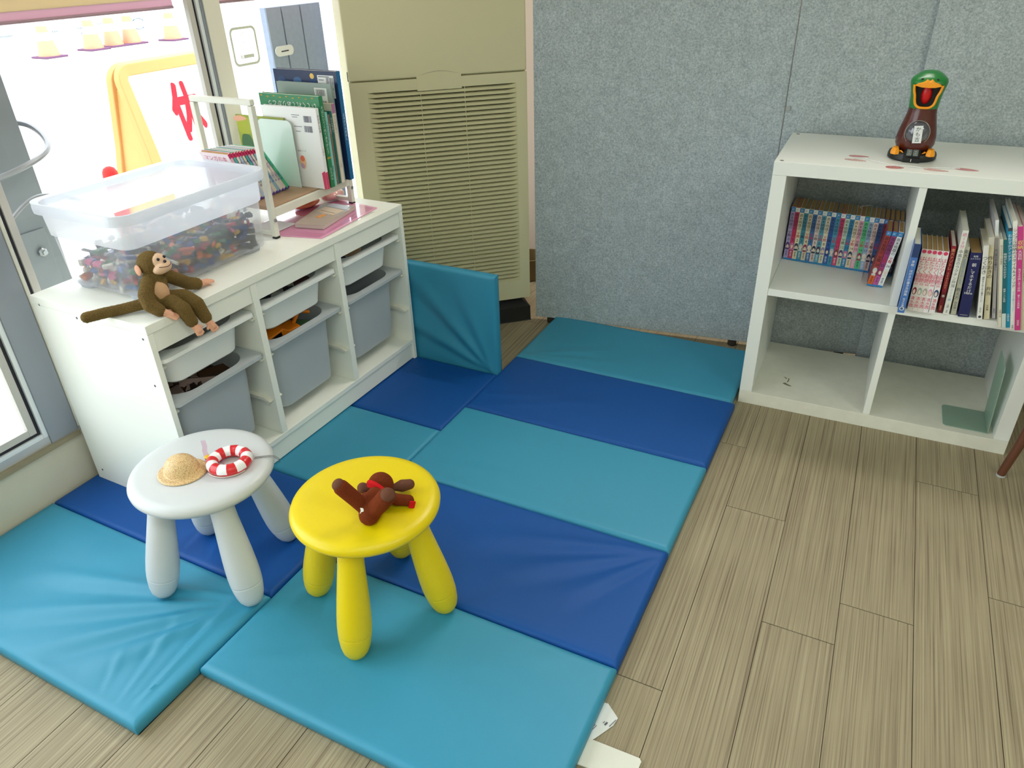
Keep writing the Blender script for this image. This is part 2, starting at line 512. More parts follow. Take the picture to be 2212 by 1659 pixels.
# A-frame barrier sign
def barrier():
    t = thing('barrier_sign', 'orange-yellow barrier stand outside with a white panel and red character', 'sign', (-2.5, 2.36, -0.12))
    OR = M((206, 158, 98), 0.5, 0.2, key='orange_plastic')
    def leg(sx):
        mb = MB()
        for s in (-1, 1):
            x0, x1 = (0.0, 0.0)
        return mb
    fr = MB()
    pts = []
    hw, hh, r = 0.30, 0.93, 0.055
    path = [(-hw - 0.03, 0.0), (-hw, 0.55), (-hw, hh - r)]
    for i in range(1, 7):
        a = PI - i * PI / 12
        path.append((-hw + r + r * math.cos(a), hh - r + r * math.sin(a)))
    for i in range(0, 6):
        a = PI / 2 - i * PI / 12
        path.append((hw - r + r * math.cos(a), hh - r + r * math.sin(a)))
    path += [(hw, hh - r), (hw, 0.55), (hw + 0.03, 0.0)]
    for sgn, nm in ((1, 'front_frame'), (-1, 'rear_frame')):
        rings = []
        for i, (y, z) in enumerate(path):
            a = Vector(path[max(i - 1, 0)]); b = Vector(path[min(i + 1, len(path) - 1)])
            d = (b - a).normalized(); nrm = Vector((-d.y, d.x))
            wdt = 0.034 if z > 0.7 else 0.034 + (0.7 - z) * 0.03
            xx = sgn * (0.02 + (hh - z) * 0.22)
            rings.append([(xx + u, y + nrm.x * v, z + nrm.y * v) for u, v in ((-0.018, -wdt), (0.018, -wdt * 0.8), (0.018, wdt * 0.8), (-0.018, wdt))])
        MB().loft(rings).build(nm, OR, t, bevel=0.006)
    for sg in (-1, 1):
        ym = lambda z: sg * (hw + 0.03 * max(0, 1 - z / 0.55))
        ring = lambda off: [(0.02 + (hh - 0.0) * 0.22, ym(0) - off * sg, 0.0), (0.03, ym(0.9) - off * sg, hh - 0.09), (-0.03, ym(0.9) - off * sg, hh - 0.09), (-0.02 - hh * 0.22, ym(0) - off * sg, 0.0)]
        MB().loft([ring(-0.006), ring(0.006)][::-sg]).build('side_panel', OR, t)
    # panel leans with the front frame
    p0 = Vector((0.02 + (hh - 0.22) * 0.22, 0, 0.22)); p1 = Vector((0.02 + (hh - 0.86) * 0.22, 0, 0.86))
    up = (p1 - p0).normalized()
    F = frame(p0, (0, 1, 0), up)
    L = (p1 - p0).length
    mb = MB().box((-0.27, 0, -0.006), (0.27, L, 0.0), 0, F)
    for k, (ox, oy) in enumerate([(0, 0)] + [(0.008 * math.cos(a * PI / 4), 0.010 * math.sin(a * PI / 4)) for a in range(8)]):
        mb.text('休', 0.31, F @ Matrix.Translation((0.02 + ox, 0.365 + oy, 0.002 + 0.0002 * k)) @ Matrix.Scale(0.60, 4, (1, 0, 0)), 1)
    mb.build('panel', [M((245, 245, 245), 0.5, key='white_panel'), M((190, 34, 50), 0.6, 0.2, key='red_lettering')], t, smooth=0)
barrier()
def cone(x, y, label, tall=True):
    t = thing('traffic_cone', label, 'traffic cone', (x, y, -0.12), group='orange traffic cones on the far side of the lot')
    MB().prism([(-0.2, -0.2), (0.2, -0.2), (0.2, 0.2), (-0.2, 0.2)], 0, 0.03).build('base', M((110, 76, 104), 0.8, 0.2, key='cone_base'), t, bevel=0.01)
    OR = M((222, 150, 118), 0.6, 0.2, key='cone_orange'); WH = M((250, 250, 250), 0.5, key='cone_white')
    mb = MB()
    h = 0.68
    for a, b, k in ((0.0, 0.34, 0), (0.34, 0.52, 1), (0.52, 0.66, 0), (0.66, 0.84, 1), (0.84, 1.0, 0)):
        ra, rb = 0.14 * (1 - a) + 0.028, 0.14 * (1 - b) + 0.028
        mb.lathe([(ra, 0.03 + a * h), (rb, 0.03 + b * h)], 20, k, cap0=False, cap1=(b == 1))
    mb.build('body', [OR, WH], t)
for x, y, l in ((-11.9, 7.95, 'orange traffic cone far outside, leftmost of the five'), (-12.1, 8.95, 'orange and white traffic cone outside, leftmost of the close trio'),
                (-12.2, 9.45, 'orange and white traffic cone outside, middle of the close trio'), (-12.2, 9.85, 'orange and white traffic cone outside, rightmost of the close trio'),
                (-11.9, 10.55, 'orange traffic cone outside nearest the cream window mullion')):
    cone(x, y, l)
def far_fence():
    t = thing('banner_fence', 'low white banner fence with teal hatched marks on the far roadside', 'fence', (-13.4, 10.35, -0.12))
    T = frame((0, 0, 0), (0.1, 1, 0), (0, 0, 1)) @ Matrix.Diagonal((0.42, 0.27, 1, 1))
    mb = MB().box((-6, 0.15, -0.02), (6, 1.5, 0), 0, T)
    tl = 1
    rnd = random.Random(5)
    def hatch(cx, cz, w, h):
        n = int(w / 0.055)
        for i in range(n):
            x = cx - w / 2 + i * 0.055
            mb.add([(x, cz - h / 2, 0.004), (x + 0.025, cz - h / 2, 0.004), (x + 0.065, cz + h / 2, 0.004), (x + 0.04, cz + h / 2, 0.004)], [(0, 1, 2, 3)], tl, T)
    for i in range(26):
        a = 0.5 + i * 5.2 / 26
        hatch(1.55 + 0.34 * math.cos(a), 0.85 + 0.36 * math.sin(a), 0.12, 0.09)
    for cx, cz, w, h in ((-3.1, 0.9, 0.22, 0.6), (-2.6, 0.9, 0.3, 0.12), (-1.4, 0.95, 0.3, 0.12), (-1.3, 0.6, 0.3, 0.12), (-0.4, 1.1, 0.4, 0.1), (-0.1, 0.65, 0.35, 0.2), (3.2, 0.5, 1.3, 0.1), (-5.0, 0.9, 1.2, 0.12)):
        hatch(cx, cz, w, h)
    mb.build('banner', [M((240, 242, 242), 0.7, key='banner_white'), M((40, 90, 110), 0.7, key='banner_teal')], t, smooth=0)
    for x in (-5.8, -2, 2, 5.8):
        MB().tube([T @ Vector((x, 0, -0.04)), T @ Vector((x, 1.6, -0.04))], 0.03, 8).build('post', STEEL, t)
far_fence()
tag(MB().lathe([(0.034, -0.12), (0.034, 0.44), (0.032, 0.462), (0.024, 0.478), (0.010, 0.486)], 24, T=TR(-2.1, 1.59, 0)).build('red_bollard', M((200, 44, 40), 0.6, 0.2, key='red_bollard')), 'slim round-topped red bollard outside, seen just above the brick tub', 'bollard')

# grey foam board with an oval handle, outside the glass beside the air conditioner
def foam_board():
    t = thing('folding_board', 'dark grey folded board with oval handle hole standing behind the window glass', 'board', (-0.99, 1.725, -0.12), rz=0)
    G = M((160, 174, 198), 0.7, key='grey_foam', var=0.12, vscale=60, bump=0.5, bscale=300)
    hw = 0.145
    mb = MB()
    for a, b in ((-hw, -hw + 0.075), (-hw + 0.081, -hw + 0.175), (-hw + 0.181, hw)):
        mb.box((-0.03, a, 0), (0, b, 1.255), 0)
    mb.box((-0.028, -hw + 0.004, 0.002), (-0.006, hw - 0.004, 1.252), 1)
    mb.build('board', [G, M((40, 44, 54), 0.8, key='groove')], t, bevel=0.002)
    T = frame((0.002, -0.09, 1.113), (0, 1, 0), (0, 0, 1))
    pts = [(0.030 + 0.017 * math.cos(-PI / 2 + i * PI / 10), 0.017 * math.sin(-PI / 2 + i * PI / 10)) for i in range(11)] + [(-0.030 + 0.017 * math.cos(PI / 2 + i * PI / 10), 0.017 * math.sin(PI / 2 + i * PI / 10)) for i in range(11)]
    MB().prism(pts, 0, 0.004, 0, T).box((-0.018, -0.003, 0.004), (0.020, 0.001, 0.0045), 1, T).build('handle_plate', [M((245, 246, 248), 0.5, key='handle_white'), INK], t)
foam_board()
# loops of wire rope round the steel pillar
cable('wire_rope', [(-1.19, 0.50, 0.77), (-1.10, 0.60, 0.795), (-1.12, 0.74, 0.83), (-1.24, 0.78, 0.88), (-1.33, 0.70, 0.90)], 0.008, 'steel wire rope looped round the grey pillar, upper of the two')
cable('wire_rope', [(-1.14, 0.47, 0.45), (-1.13, 0.50, 0.60), (-1.12, 0.57, 0.67), (-1.12, 0.65, 0.71), (-1.12, 0.72, 0.70), (-1.14, 0.80, 0.66)], 0.006, 'steel wire rope curving down over the grey pillar, lower of the two')

# ------------------------------------------------------------------ play mats
TURQ = M((54, 142, 174), 0.45, 0.4, key='turquoise_vinyl', bump=0.12, bscale=900)
DBLUE = M((14, 78, 152), 0.52, 0.28, key='dark_blue_vinyl', bump=0.12, bscale=900)
SEAMC = M((22, 52, 110), 0.6, key='mat_seam')
def mat_panel(name, x0, x1, y0, y1, h, mat, parent, wr, T=None, nx=110, ny=56, r=0.012):
    """padded vinyl panel: rounded slab whose top follows the wrinkle function wr(u,v)"""
    def axis(a, b, n):
        pts = [a, a + r * 0.15, a + r * 0.5, a + r]
        for i in range(1, n): pts.append(a + r + (b - a - 2 * r) * i / n)
        return pts + [b - r, b - r * 0.5, b - r * 0.15, b]
    X, Y = axis(x0, x1, nx), axis(y0, y1, ny)
    def edge(d):
        return 1.0 if d >= r else math.sqrt(max(0, 1 - (1 - d / r) ** 2))
    vs = []
    for y in Y:
        for x in X:
            e = min(edge(min(x - x0, x1 - x)), edge(min(y - y0, y1 - y)))
            u, v = (x - x0) / (x1 - x0), (y - y0) / (y1 - y0)
            soft = min(1, min(x - x0, x1 - x, y - y0, y1 - y) / 0.03)
            z = h - r + r * e + wr(x, y) * soft
            vs.append((x, y, z))
    nX, nY = len(X), len(Y); fs = []
    for j in range(nY - 1):
        for i in range(nX - 1):
            fs.append((j * nX + i, j * nX + i + 1, (j + 1) * nX + i + 1, (j + 1) * nX + i))
    # side walls
    ring = [i for i in range(nX)] + [j * nX + nX - 1 for j in range(1, nY)] + [(nY - 1) * nX + i for i in range(nX - 2, -1, -1)] + [j * nX for j in range(nY - 2, 0, -1)]
    b = len(vs); n = len(ring)
    rb = 0.006
    cx, cy = (x0 + x1) / 2, (y0 + y1) / 2
    for lvl, ins in ((rb, 0.0), (0.001, rb * 0.8)):
        for k in ring:
            x, y, z = vs[k]
            vs.append((x - math.copysign(ins, x - cx) * (abs(x - x0) < 1e-6 or abs(x - x1) < 1e-6), y - math.copysign(ins, y - cy) * (abs(y - y0) < 1e-6 or abs(y - y1) < 1e-6), lvl))
    for i in range(n):
        j = (i + 1) % n
        fs.append((ring[j], ring[i], b + i, b + j))
        fs.append((b + j, b + i, b + n + i, b + n + j))
    fs.append(tuple(b + n + i for i in range(n)))
    mb = MB(); mb.add(vs, fs, 0, T)
    return mb.build(name, mat, parent, smooth=55)
def fold(px, py, ang, length, width, amp):
    """a crease ridge that starts at (px,py), runs along ang and fades out"""
    c, s = math.cos(ang), math.sin(ang)
    def f(x, y):
        t = (x - px) * c + (y - py) * s; d = -(x - px) * s + (y - py) * c
        if t < -0.02 or t > length: return 0
        w = width * (0.35 + 1.2 * max(t, 0) / length)
        env = math.sin(PI * min(1, (t + 0.02) / (length + 0.02))) ** 0.7
        q = d / w
        return amp * env * (math.exp(-q * q) - 0.6 * math.exp(-((q - 1.3) ** 2)))
    return f
def soft_noise(amp, sc, off):
    return lambda x, y: amp * noise.noise(Vector((x * sc + off, y * sc * 1.4, off)))
def many(fs): return lambda x, y: sum(f(x, y) for f in fs)

T_M = 0.032
matA = thing('play_mat', 'blue striped folding play mat under the yellow stool, reaching to the felt partition', 'play mat', (0, 0, 0), 0)
matA['group'] = 'folding play mats of turquoise and dark blue panels'
PL = 0.37
aw = [
    many([soft_noise(0.0022, 3, 1), fold(0.02, 0.03, 0.5, 0.55, 0.03, 0.0012), fold(0.70, 0.36, 3.7, 0.4, 0.03, 0.0012)]),
    many([soft_noise(0.0026, 3, 4), fold(0.77, 0.73, 3.45, 0.5, 0.026, 0.0050), fold(0.77, 0.73, 3.75, 0.42, 0.024, 0.0042), fold(0.77, 0.72, 4.1, 0.3, 0.02, 0.0040)]),
    many([soft_noise(0.0016, 4, 8), fold(0.02, 0.80, 0.15, 0.4, 0.03, 0.0008)]),
    many([soft_noise(0.0016, 4, 11), fold(0.02, 1.12, 0.45, 0.5, 0.03, 0.0016), fold(0.0, 1.2, 0.25, 0.4, 0.03, 0.0012)]),
    many([soft_noise(0.0018, 4, 15), fold(0.02, 1.50, 0.5, 0.35, 0.025, 0.0022), fold(0.02, 1.50, 0.2, 0.4, 0.02, 0.0016)]),
]
for i in range(5):
    mat_panel('panel', 0.0, 0.78 if i < 4 else 0.7685, i * PL + (0.0006 if i else 0), (i + 1) * PL - 0.0006, T_M, TURQ if i % 2 == 0 else DBLUE, matA, aw[i])
# white care label and strap tucked under its right edge
cl = MB()
cl.add([(0.775, 0.300, 0.0035), (0.775, 0.20, 0.003), (0.790, 0.222, 0.0016), (0.812, 0.262, 0.0016), (0.815, 0.281, 0.0016), (0.787, 0.302, 0.004)], [(0, 1, 2, 3, 4, 5)], 0)
lt = frame((0.797, 0.268, 0.0030), (-0.35, -0.93, 0), (0.93, -0.35, 0))
for k, (a, b, w) in enumerate(((-0.012, 0.012, 0.02), (0.004, 0.003, 0.008), (0.006, -0.001, 0.005), (0.024, -0.006, 0.018), (0.024, -0.009, 0.014))):
    cl.box((a, b, 0.0004), (a + w, b + 0.0012 + 0.002 * (k == 1), 0.0006), 1, lt)
cl.build('care_label', [M((225, 228, 226), 0.6, key='label_tape'), M((90, 92, 100), 0.7, key='label_print')], matA, smooth=0)
st = MB()
st.add([(0.765, 0.215, 0.002), (0.765, 0.158, 0.002), (0.875, 0.163, 0.0025), (0.882, 0.168, 0.0025), (0.884, 0.213, 0.0025), (0.879, 0.218, 0.0025),
        (0.765, 0.215, 0.005), (0.765, 0.158, 0.005), (0.875, 0.163, 0.0055), (0.882, 0.168, 0.0055), (0.884, 0.213, 0.0055), (0.879, 0.218, 0.0055)],
       [(6, 7, 8, 9, 10, 11), (0, 5, 4, 3, 2, 1)] + [(i, (i + 1) % 6, 6 + (i + 1) % 6, 6 + i) for i in range(6)])
st.build('strap', M((226, 226, 214), 0.7, key='hook_and_loop_strap', bump=0.4, bscale=1500), matA, smooth=0)

matB = thing('play_mat', 'blue striped folding play mat under the low white cabinet and white stool', 'play mat', (-0.0072, -0.1554, 0), -0.009)
matB['group'] = 'folding play mats of turquoise and dark blue panels'
BL = 0.372
bw = [
    many([soft_noise(0.003, 3, 21)] + [fold(-0.02, 0.345, 3.52 + a, ln, 0.020, am) for a, ln, am in ((-0.08, 0.60, 0.0075), (0.14, 0.62, 0.0080), (0.38, 0.5, 0.0080), (0.66, 0.36, 0.0060))] + [fold(-0.035, 0.02, 1.66, 0.32, 0.010, 0.0055), fold(-0.075, 0.03, 1.85, 0.22, 0.010, 0.0035), fold(-0.12, 0.02, 2.1, 0.14, 0.008, 0.0022)]),
    many([soft_noise(0.003, 4, 25), fold(-0.30, 0.40, 1.7, 0.2, 0.02, 0.003), fold(-0.22, 0.40, 2.0, 0.16, 0.02, 0.002)]),
    many([soft_noise(0.0012, 4, 28)]), many([soft_noise(0.001, 4, 31)]),
]
for i in range(4):
    mat_panel('panel', -0.78, 0.0, i * BL + (0.0006 if i else 0), (i + 1) * BL - 0.0006, T_M, TURQ if i % 2 == 0 else DBLUE, matB, bw[i])
# last panel folded up against the cabinet's end
Tup = Matrix.Translation((0, 4 * BL + 0.001 + T_M, T_M * 0.4)) @ Matrix.Rotation(PI / 2, 4, 'X')
mat_panel('panel', -0.78, 0.0, 0.0, 0.375, T_M, TURQ, matB,
          many([soft_noise(0.003, 3, 40)] + [fold(-0.02, 0.02, a, ln, w, am) for a, ln, w, am in ((2.35, 0.48, 0.026, 0.0090), (1.95, 0.36, 0.022, 0.0055), (2.75, 0.5, 0.026, 0.0070))]), Tup)

# ------------------------------------------------------------------ stools
def stool(label, loc, rz, mat, group='round plastic children\'s stools'):
    t = thing('stool', label, 'stool', loc, rz, group)
    prof = [(0, 0.262), (0.10, 0.262), (0.130, 0.264), (0.146, 0.270), (0.1535, 0.279), (0.1545, 0.286), (0.151, 0.294), (0.143, 0.299), (0.132, 0.3005), (0.10, 0.3005), (0.05, 0.300), (0, 0.300)]
    MB().lathe(prof[1:-1], 96).build('seat', mat, t, smooth=60)
    for i in range(4):
        a = PI / 4 + i * PI / 2
        foot = Vector((0.155 * math.cos(a), 0.155 * math.sin(a), 0)); top = Vector((0.095 * math.cos(a), 0.095 * math.sin(a), 0.27))
        d = (top - foot); L = d.length; d.normalize()
        x = Vector((0, 0, 1)).cross(d).normalized(); y = d.cross(x)
        R = Matrix((x, y, d)).transposed().to_4x4(); R.translation = foot
        pr = [(0.0, 0.0), (0.010, 0.0012), (0.019, 0.006), (0.026, 0.016), (0.0305, 0.030), (0.0335, 0.048), (0.0343, 0.0560), (0.0347, 0.0592), (0.0344, 0.0597), (0.0344, 0.0600), (0.0348, 0.0605), (0.0350, 0.0640), (0.0356, 0.080), (0.0350, 0.105), (0.033, 0.14), (0.0300, 0.18), (0.0270, 0.22), (0.0248, L)]
        MB().lathe(pr[1:], 32, T=R).build('leg', mat, t, smooth=50)
    return t
WST = M((206, 210, 212), 0.36, 0.45, key='white_stool_plastic')
YST = M((226, 202, 6), 0.36, 0.45, key='yellow_stool_plastic')
stool('round white plastic stool with four club legs, holding the straw hat', (-0.158, 0.249, T_M), math.radians(18.6), WST)
stool('round yellow plastic stool with four club legs, holding the brown plush toy', (0.240, 0.311, T_M), math.radians(-29.4), YST)

# ------------------------------------------------------------------ low cabinet with plastic bins
# local axes: x = out of the front, y = along the front towards the far end
CZ = T_M
cab = thing('storage_cabinet', 'low white cabinet with six plastic bins standing on the play mat by the window', 'cabinet', (-0.3418, 0.3416, CZ), -0.0233)
CLn, CD, CH = 0.984, 0.42, 0.560
WCAB = M((246, 247, 238), 0.38, 0.45, key='white_cabinet_foil')
cb = MB()
cb.box((-CD, 0.0, CH - 0.022), (0.0, CLn, CH))
cb.build('top_panel', WCAB, cab, bevel=0.0015)
for y0, y1 in ((0.0005, 0.015), (CLn - 0.015, CLn - 0.0005)):
    MB().box((-CD, y0, 0.0), (-0.0005, y1, CH - 0.0225)).build('side_panel', WCAB, cab, bevel=0.001)
for y0 in (0.3145, 0.6455):
    MB().box((-CD + 0.01, y0, 0.0785), (-0.0015, y0 + 0.0205, CH - 0.0225)).build('divider', WCAB, cab, bevel=0.001)
MB().box((-CD + 0.01, 0.0155, 0.062), (-0.001, CLn - 0.0155, 0.078)).build('bottom_shelf', WCAB, cab, bevel=0.001)
MB().box((-0.022, 0.0155, 0.004), (-0.006, CLn - 0.0155, 0.0615)).build('plinth', WCAB, cab, bevel=0.001)
for y0, y1 in ((0.0155, 0.314), (0.3355, 0.645), (0.6665, CLn - 0.0155)):
    MB().box((-0.020, y0, CH - 0.072), (-0.005, y1, CH - 0.0227)).build('apron', WCAB, cab, bevel=0.001)
MB().box((-CD, 0.0155, 0.078), (-CD + 0.006, CLn - 0.0155, CH - 0.023)).build('back_panel', WCAB, cab)
# screw covers on the near end
for x, z in ((-0.39, 0.54), (-0.25, 0.532), (-0.02, 0.525), (-0.39, 0.035), (-0.03, 0.40)):
    MB().lathe([(0.0032, 0), (0.0032, 0.0006), (0.001, 0.0006)], 10, T=TR(x, 0.0006, z, PI / 2)).build('screw_cap', M((90, 90, 100), 0.6, key='screw_hole'), cab)
# runners
RAIL = M((228, 226, 212), 0.4, key='runner_plastic')
cols = [(0.0155, 0.3143), (0.3352, 0.6453), (0.6662, CLn - 0.0155)]
def runner(y, side, z):
    mb = MB()
    w = 0.014 * side
    pts = [(-0.37, 0), (-0.030, 0), (-0.008, -0.010), (-0.016, -0.018), (-0.034, -0.010), (-0.37, -0.010)]
    vs0 = [(a, y, z + b) for a, b in pts]; vs1 = [(a, y + w, z + b) for a, b in pts]
    mb.loft([vs0, vs1] if side > 0 else [vs1, vs0])
    mb.build('runner', RAIL, cab, bevel=0.001)
for ci, (a, b) in enumerate(cols):
    for z in (0.451, 0.330, 0.200):
        runner(a, 1, z); runner(b, -1, z)
# bins
def ring_rr(w, d, r, z, n=6):
    pts = []
    for cx, cy, a0 in ((w / 2 - r, d / 2 - r, 0), (-w / 2 + r, d / 2 - r, PI / 2), (-w / 2 + r, -d / 2 + r, PI), (w / 2 - r, -d / 2 + r, 1.5 * PI)):
        for i in range(n + 1):
            a = a0 + i * PI / 2 / n
            pts.append((cx + r * math.cos(a), cy + r * math.sin(a), z))
    return pts
GREYB = M((184, 190, 194), 0.42, key='grey_bin_plastic', bump=0.06, bscale=500)
WHITEB = M((242, 244, 242), 0.42, key='white_bin_plastic', bump=0.06, bscale=500)
def bin_(label, ci, zrim, h, mat, push):
    a, b = cols[ci]
    W = b - a - 0.006; D = 0.40
    yc = (a + b) / 2
    P = cab.matrix_basis
    loc = P @ Vector((-D / 2 - push, yc, zrim))
    t = thing('storage_bin', label, 'bin', loc, -0.0233, 'plastic bins in the low white cabinet')
    bw_, bd = W - 0.050, D - 0.045
    o = []
    # outer shell, then inner shell
    o.append(ring_rr(bd - 0.040, bw_ - 0.040, 0.030, -h))
    o.append(ring_rr(bd - 0.026, bw_ - 0.026, 0.036, -h + 0.006))
    o.append(ring_rr(bd - 0.020, bw_ - 0.020, 0.040, -h + 0.020))
    o.append(ring_rr(bd, bw_, 0.045, -0.012))
    o.append(ring_rr(bd + 0.001, bw_ + 0.001, 0.045, -0.004))
    o.append(ring_rr(D - 0.002, W - 0.001, 0.016, -0.004))
    o.append(ring_rr(D, W, 0.016, -0.010))
    o.append(ring_rr(D + 0.002, W + 0.001, 0.017, -0.009))
    o.append(ring_rr(D + 0.001, W, 0.016, 0.000))
    o.append(ring_rr(bd - 0.002, bw_ - 0.004, 0.060, 0.000))
    o.append(ring_rr(bd - 0.006, bw_ - 0.008, 0.058, -0.004))
    o.append(ring_rr(bd - 0.026, bw_ - 0.026, 0.038, -h + 0.022))
    o.append(ring_rr(bd - 0.036, bw_ - 0.036, 0.034, -h + 0.004))
    MB().loft(o).build('tub', mat, t, smooth=35)
    for s in (-1, 1):
        MB().box((D / 2 - 0.020, s * (W / 2 - 0.0005) - 0.0015, -0.018), (D / 2 - 0.008, s * (W / 2 - 0.0005) + 0.0015, -0.008)).build('stop_lug', mat, t, bevel=0.0005)
    return t
bins = {}
bins[1] = bin_('shallow white bin in the column nearest the white stool', 0, 0.462, 0.096, WHITEB, 0.004)
bins[2] = bin_('shallow white bin with dark toys in the middle column', 1, 0.462, 0.096, WHITEB, 0.006)
bins[3] = bin_('shallow white bin in the far column beside the upright blue panel', 2, 0.462, 0.096, WHITEB, 0.006)
bins[4] = bin_('deep grey bin in the column nearest the white stool', 0, 0.340, 0.23, GREYB, 0.004)
bins[5] = bin_('deep grey bin holding an orange toy in the middle column', 1, 0.340, 0.23, GREYB, 0.006)
bins[6] = bin_('deep grey bin in the far column, empty looking', 2, 0.340, 0.23, GREYB, 0.006)
# what lies in the bins
PC = cab.matrix_basis
def toy_car():
    loc = PC @ Vector((-0.105, 0.455, 0.287))
    t = thing('toy_vehicle', 'orange toy digger lying in the middle deep grey bin', 'toy vehicle', loc, 1.45)
    t.rotation_euler = (0.15, -0.25, 1.35)
    OR = M((236, 132, 20), 0.4, key='toy_orange')
    mb = MB()
    mb.loft([[(x, -0.024, z) for x, z in ((-0.075, 0), (0.075, 0), (0.078, 0.018), (0.04, 0.026), (0.022, 0.046), (-0.05, 0.048), (-0.078, 0.022))], [(x, 0.024, z) for x, z in ((-0.075, 0), (0.075, 0), (0.078, 0.018), (0.04, 0.026), (0.022, 0.046), (-0.05, 0.048), (-0.078, 0.022))]][::-1])
    mb.build('body', OR, t, bevel=0.004)
    MB().box((-0.04, -0.0245, 0.028), (0.012, -0.020, 0.042)).box((-0.04, 0.020, 0.028), (0.012, 0.0245, 0.042)).build('window', BLACK, t)
    for x in (-0.045, 0.045):
        for s in (-1, 1):
            MB().lathe([(0.004, 0), (0.015, 0), (0.017, 0.003), (0.017, 0.009), (0.004, 0.011)], 20, T=TR(x, s * 0.025, 0.004, -s * PI / 2)).build('wheel', BLACK, t)
    MB().tube([(0.07, 0, 0.02), (0.10, 0, 0.045), (0.13, 0, 0.02)], 0.006, 8).build('arm', OR, t)
toy_car()
tag(MB().box((-0.04, -0.02, 0), (0.04, 0.02, 0.035)).build('toy_block', M((60, 90, 60), 0.5, key='dark_green_toy'), bevel=0.006), 'dark green toy block beside the orange toy digger', 'toy')
bpy.data.objects['toy_block'].location = PC @ Vector((-0.105, 0.535, 0.282)); bpy.data.objects['toy_block'].rotation_euler = (0.3, 0.2, 0.9)
def filling(nm, label, y0, y1, z, cols_, seed, n=26, sz=0.02, fx=(-0.36, -0.05)):
    """loose small toys that fill a bin"""
    rnd = random.Random(seed); mb = MB()
    for i in range(n):
        x = rnd.uniform(*fx); y = rnd.uniform(y0, y1)
        R = Matrix.Translation(PC @ Vector((x * 0.80 - 0.045, (y0 + y1) / 2 + (y - (y0 + y1) / 2) * 0.86, z + rnd.uniform(-0.006, 0.006)))) @ Matrix.Rotation(rnd.uniform(0, 6), 4, 'Z') @ Matrix.Rotation(rnd.uniform(-0.5, 0.5), 4, 'X')
        a, b, c = rnd.uniform(0.6, 1.6) * sz, rnd.uniform(0.4, 1) * sz, rnd.uniform(0.3, 0.7) * sz
        mb.box((-a, -b, -c), (a, b, c), rnd.randrange(len(cols_)), R)
    o = mb.build(nm, [M(c, 0.5) for c in cols_], bevel=0.002)
    o['kind'] = 'stuff'
    return tag(o, label, 'toys')
filling('loose_toys', 'dark loose toys filling the middle shallow white bin', 0.375, 0.60, 0.432, [(40, 40, 46), (90, 60, 60), (70, 74, 80), (120, 100, 70), (180, 180, 170)], 3, 46)
filling('loose_toys', 'loose dark toys under the orange digger in the middle deep grey bin', 0.38, 0.595, 0.262, [(34, 36, 40), (50, 60, 56), (70, 60, 30)], 4, 40)
filling('picture_cards', 'colourful cards filling the far shallow white bin', 0.71, 0.92, 0.445, [(220, 170, 130), (60, 110, 60), (40, 50, 90), (230, 190, 150), (200, 60, 70)], 5, 40)
filling('soft_toys', 'brown and pink soft things in the near deep grey bin', 0.06, 0.27, 0.262, [(84, 56, 36), (70, 48, 34), (60, 44, 34), (190, 160, 150)], 6, 34, 0.032)

# ------------------------------------------------------------------ translucent tub of bricks
ZT = CZ + CH          # cabinet top 0.592
PLA = film_mat('frosted_plastic', (238, 242, 250), 0.13, 0.25, 0.05)
PLB = film_mat('clear_plastic', (226, 230, 238), 0.68, 0.12, 0.04)
tub = thing('plastic_tub', 'large translucent plastic tub of toy bricks standing on the low cabinet', 'tub', (-0.572, 0.634, ZT), -0.015)
def tubring(x, y, r, z): return [(a, b, z) for a, b, _ in ring_rr(x, y, r, 0, 8)]
wall = [tubring(0.262, 0.402, 0.018, 0.012), tubring(0.270, 0.410, 0.022, 0.016), tubring(0.273, 0.413, 0.024, 0.030), tubring(0.286, 0.424, 0.028, 0.135)]
MB().loft(wall, cap0=True, cap1=False).build('lower_wall', PLB, tub, smooth=50)
wall = [tubring(0.286, 0.424, 0.028, 0.1352), tubring(0.296, 0.434, 0.032, 0.139), tubring(0.304, 0.442, 0.034, 0.205)]
MB().loft(wall, cap0=False, cap1=False).build('upper_wall', PLA, tub, smooth=50)
lip = [tubring(0.304, 0.442, 0.034, 0.205), tubring(0.306, 0.444, 0.044, 0.217), tubring(0.332, 0.468, 0.044, 0.220), tubring(0.338, 0.472, 0.055, 0.216), tubring(0.340, 0.474, 0.056, 0.206), tubring(0.338, 0.472, 0.055, 0.196)]
MB().loft(lip, cap0=False, cap1=False).build('rim', film_mat('rim_plastic', (240, 244, 252), 0.15, 0.25, 0.08), tub, smooth=40)
for sx in (-1, 1):
    for sy in (-1, 1):
        MB().loft([ring_rr(0.05, 0.05, 0.015, 0.0), ring_rr(0.06, 0.06, 0.02, 0.014)], T=TR(sx * 0.095, sy * 0.17, 0)).build('foot', PLA, tub)
rib = MB()
for y in (-0.10, 0.02):
    rib.box((0.139, y, 0.145), (0.152, y + 0.004, 0.2), 0, TR(0, 0, 0))
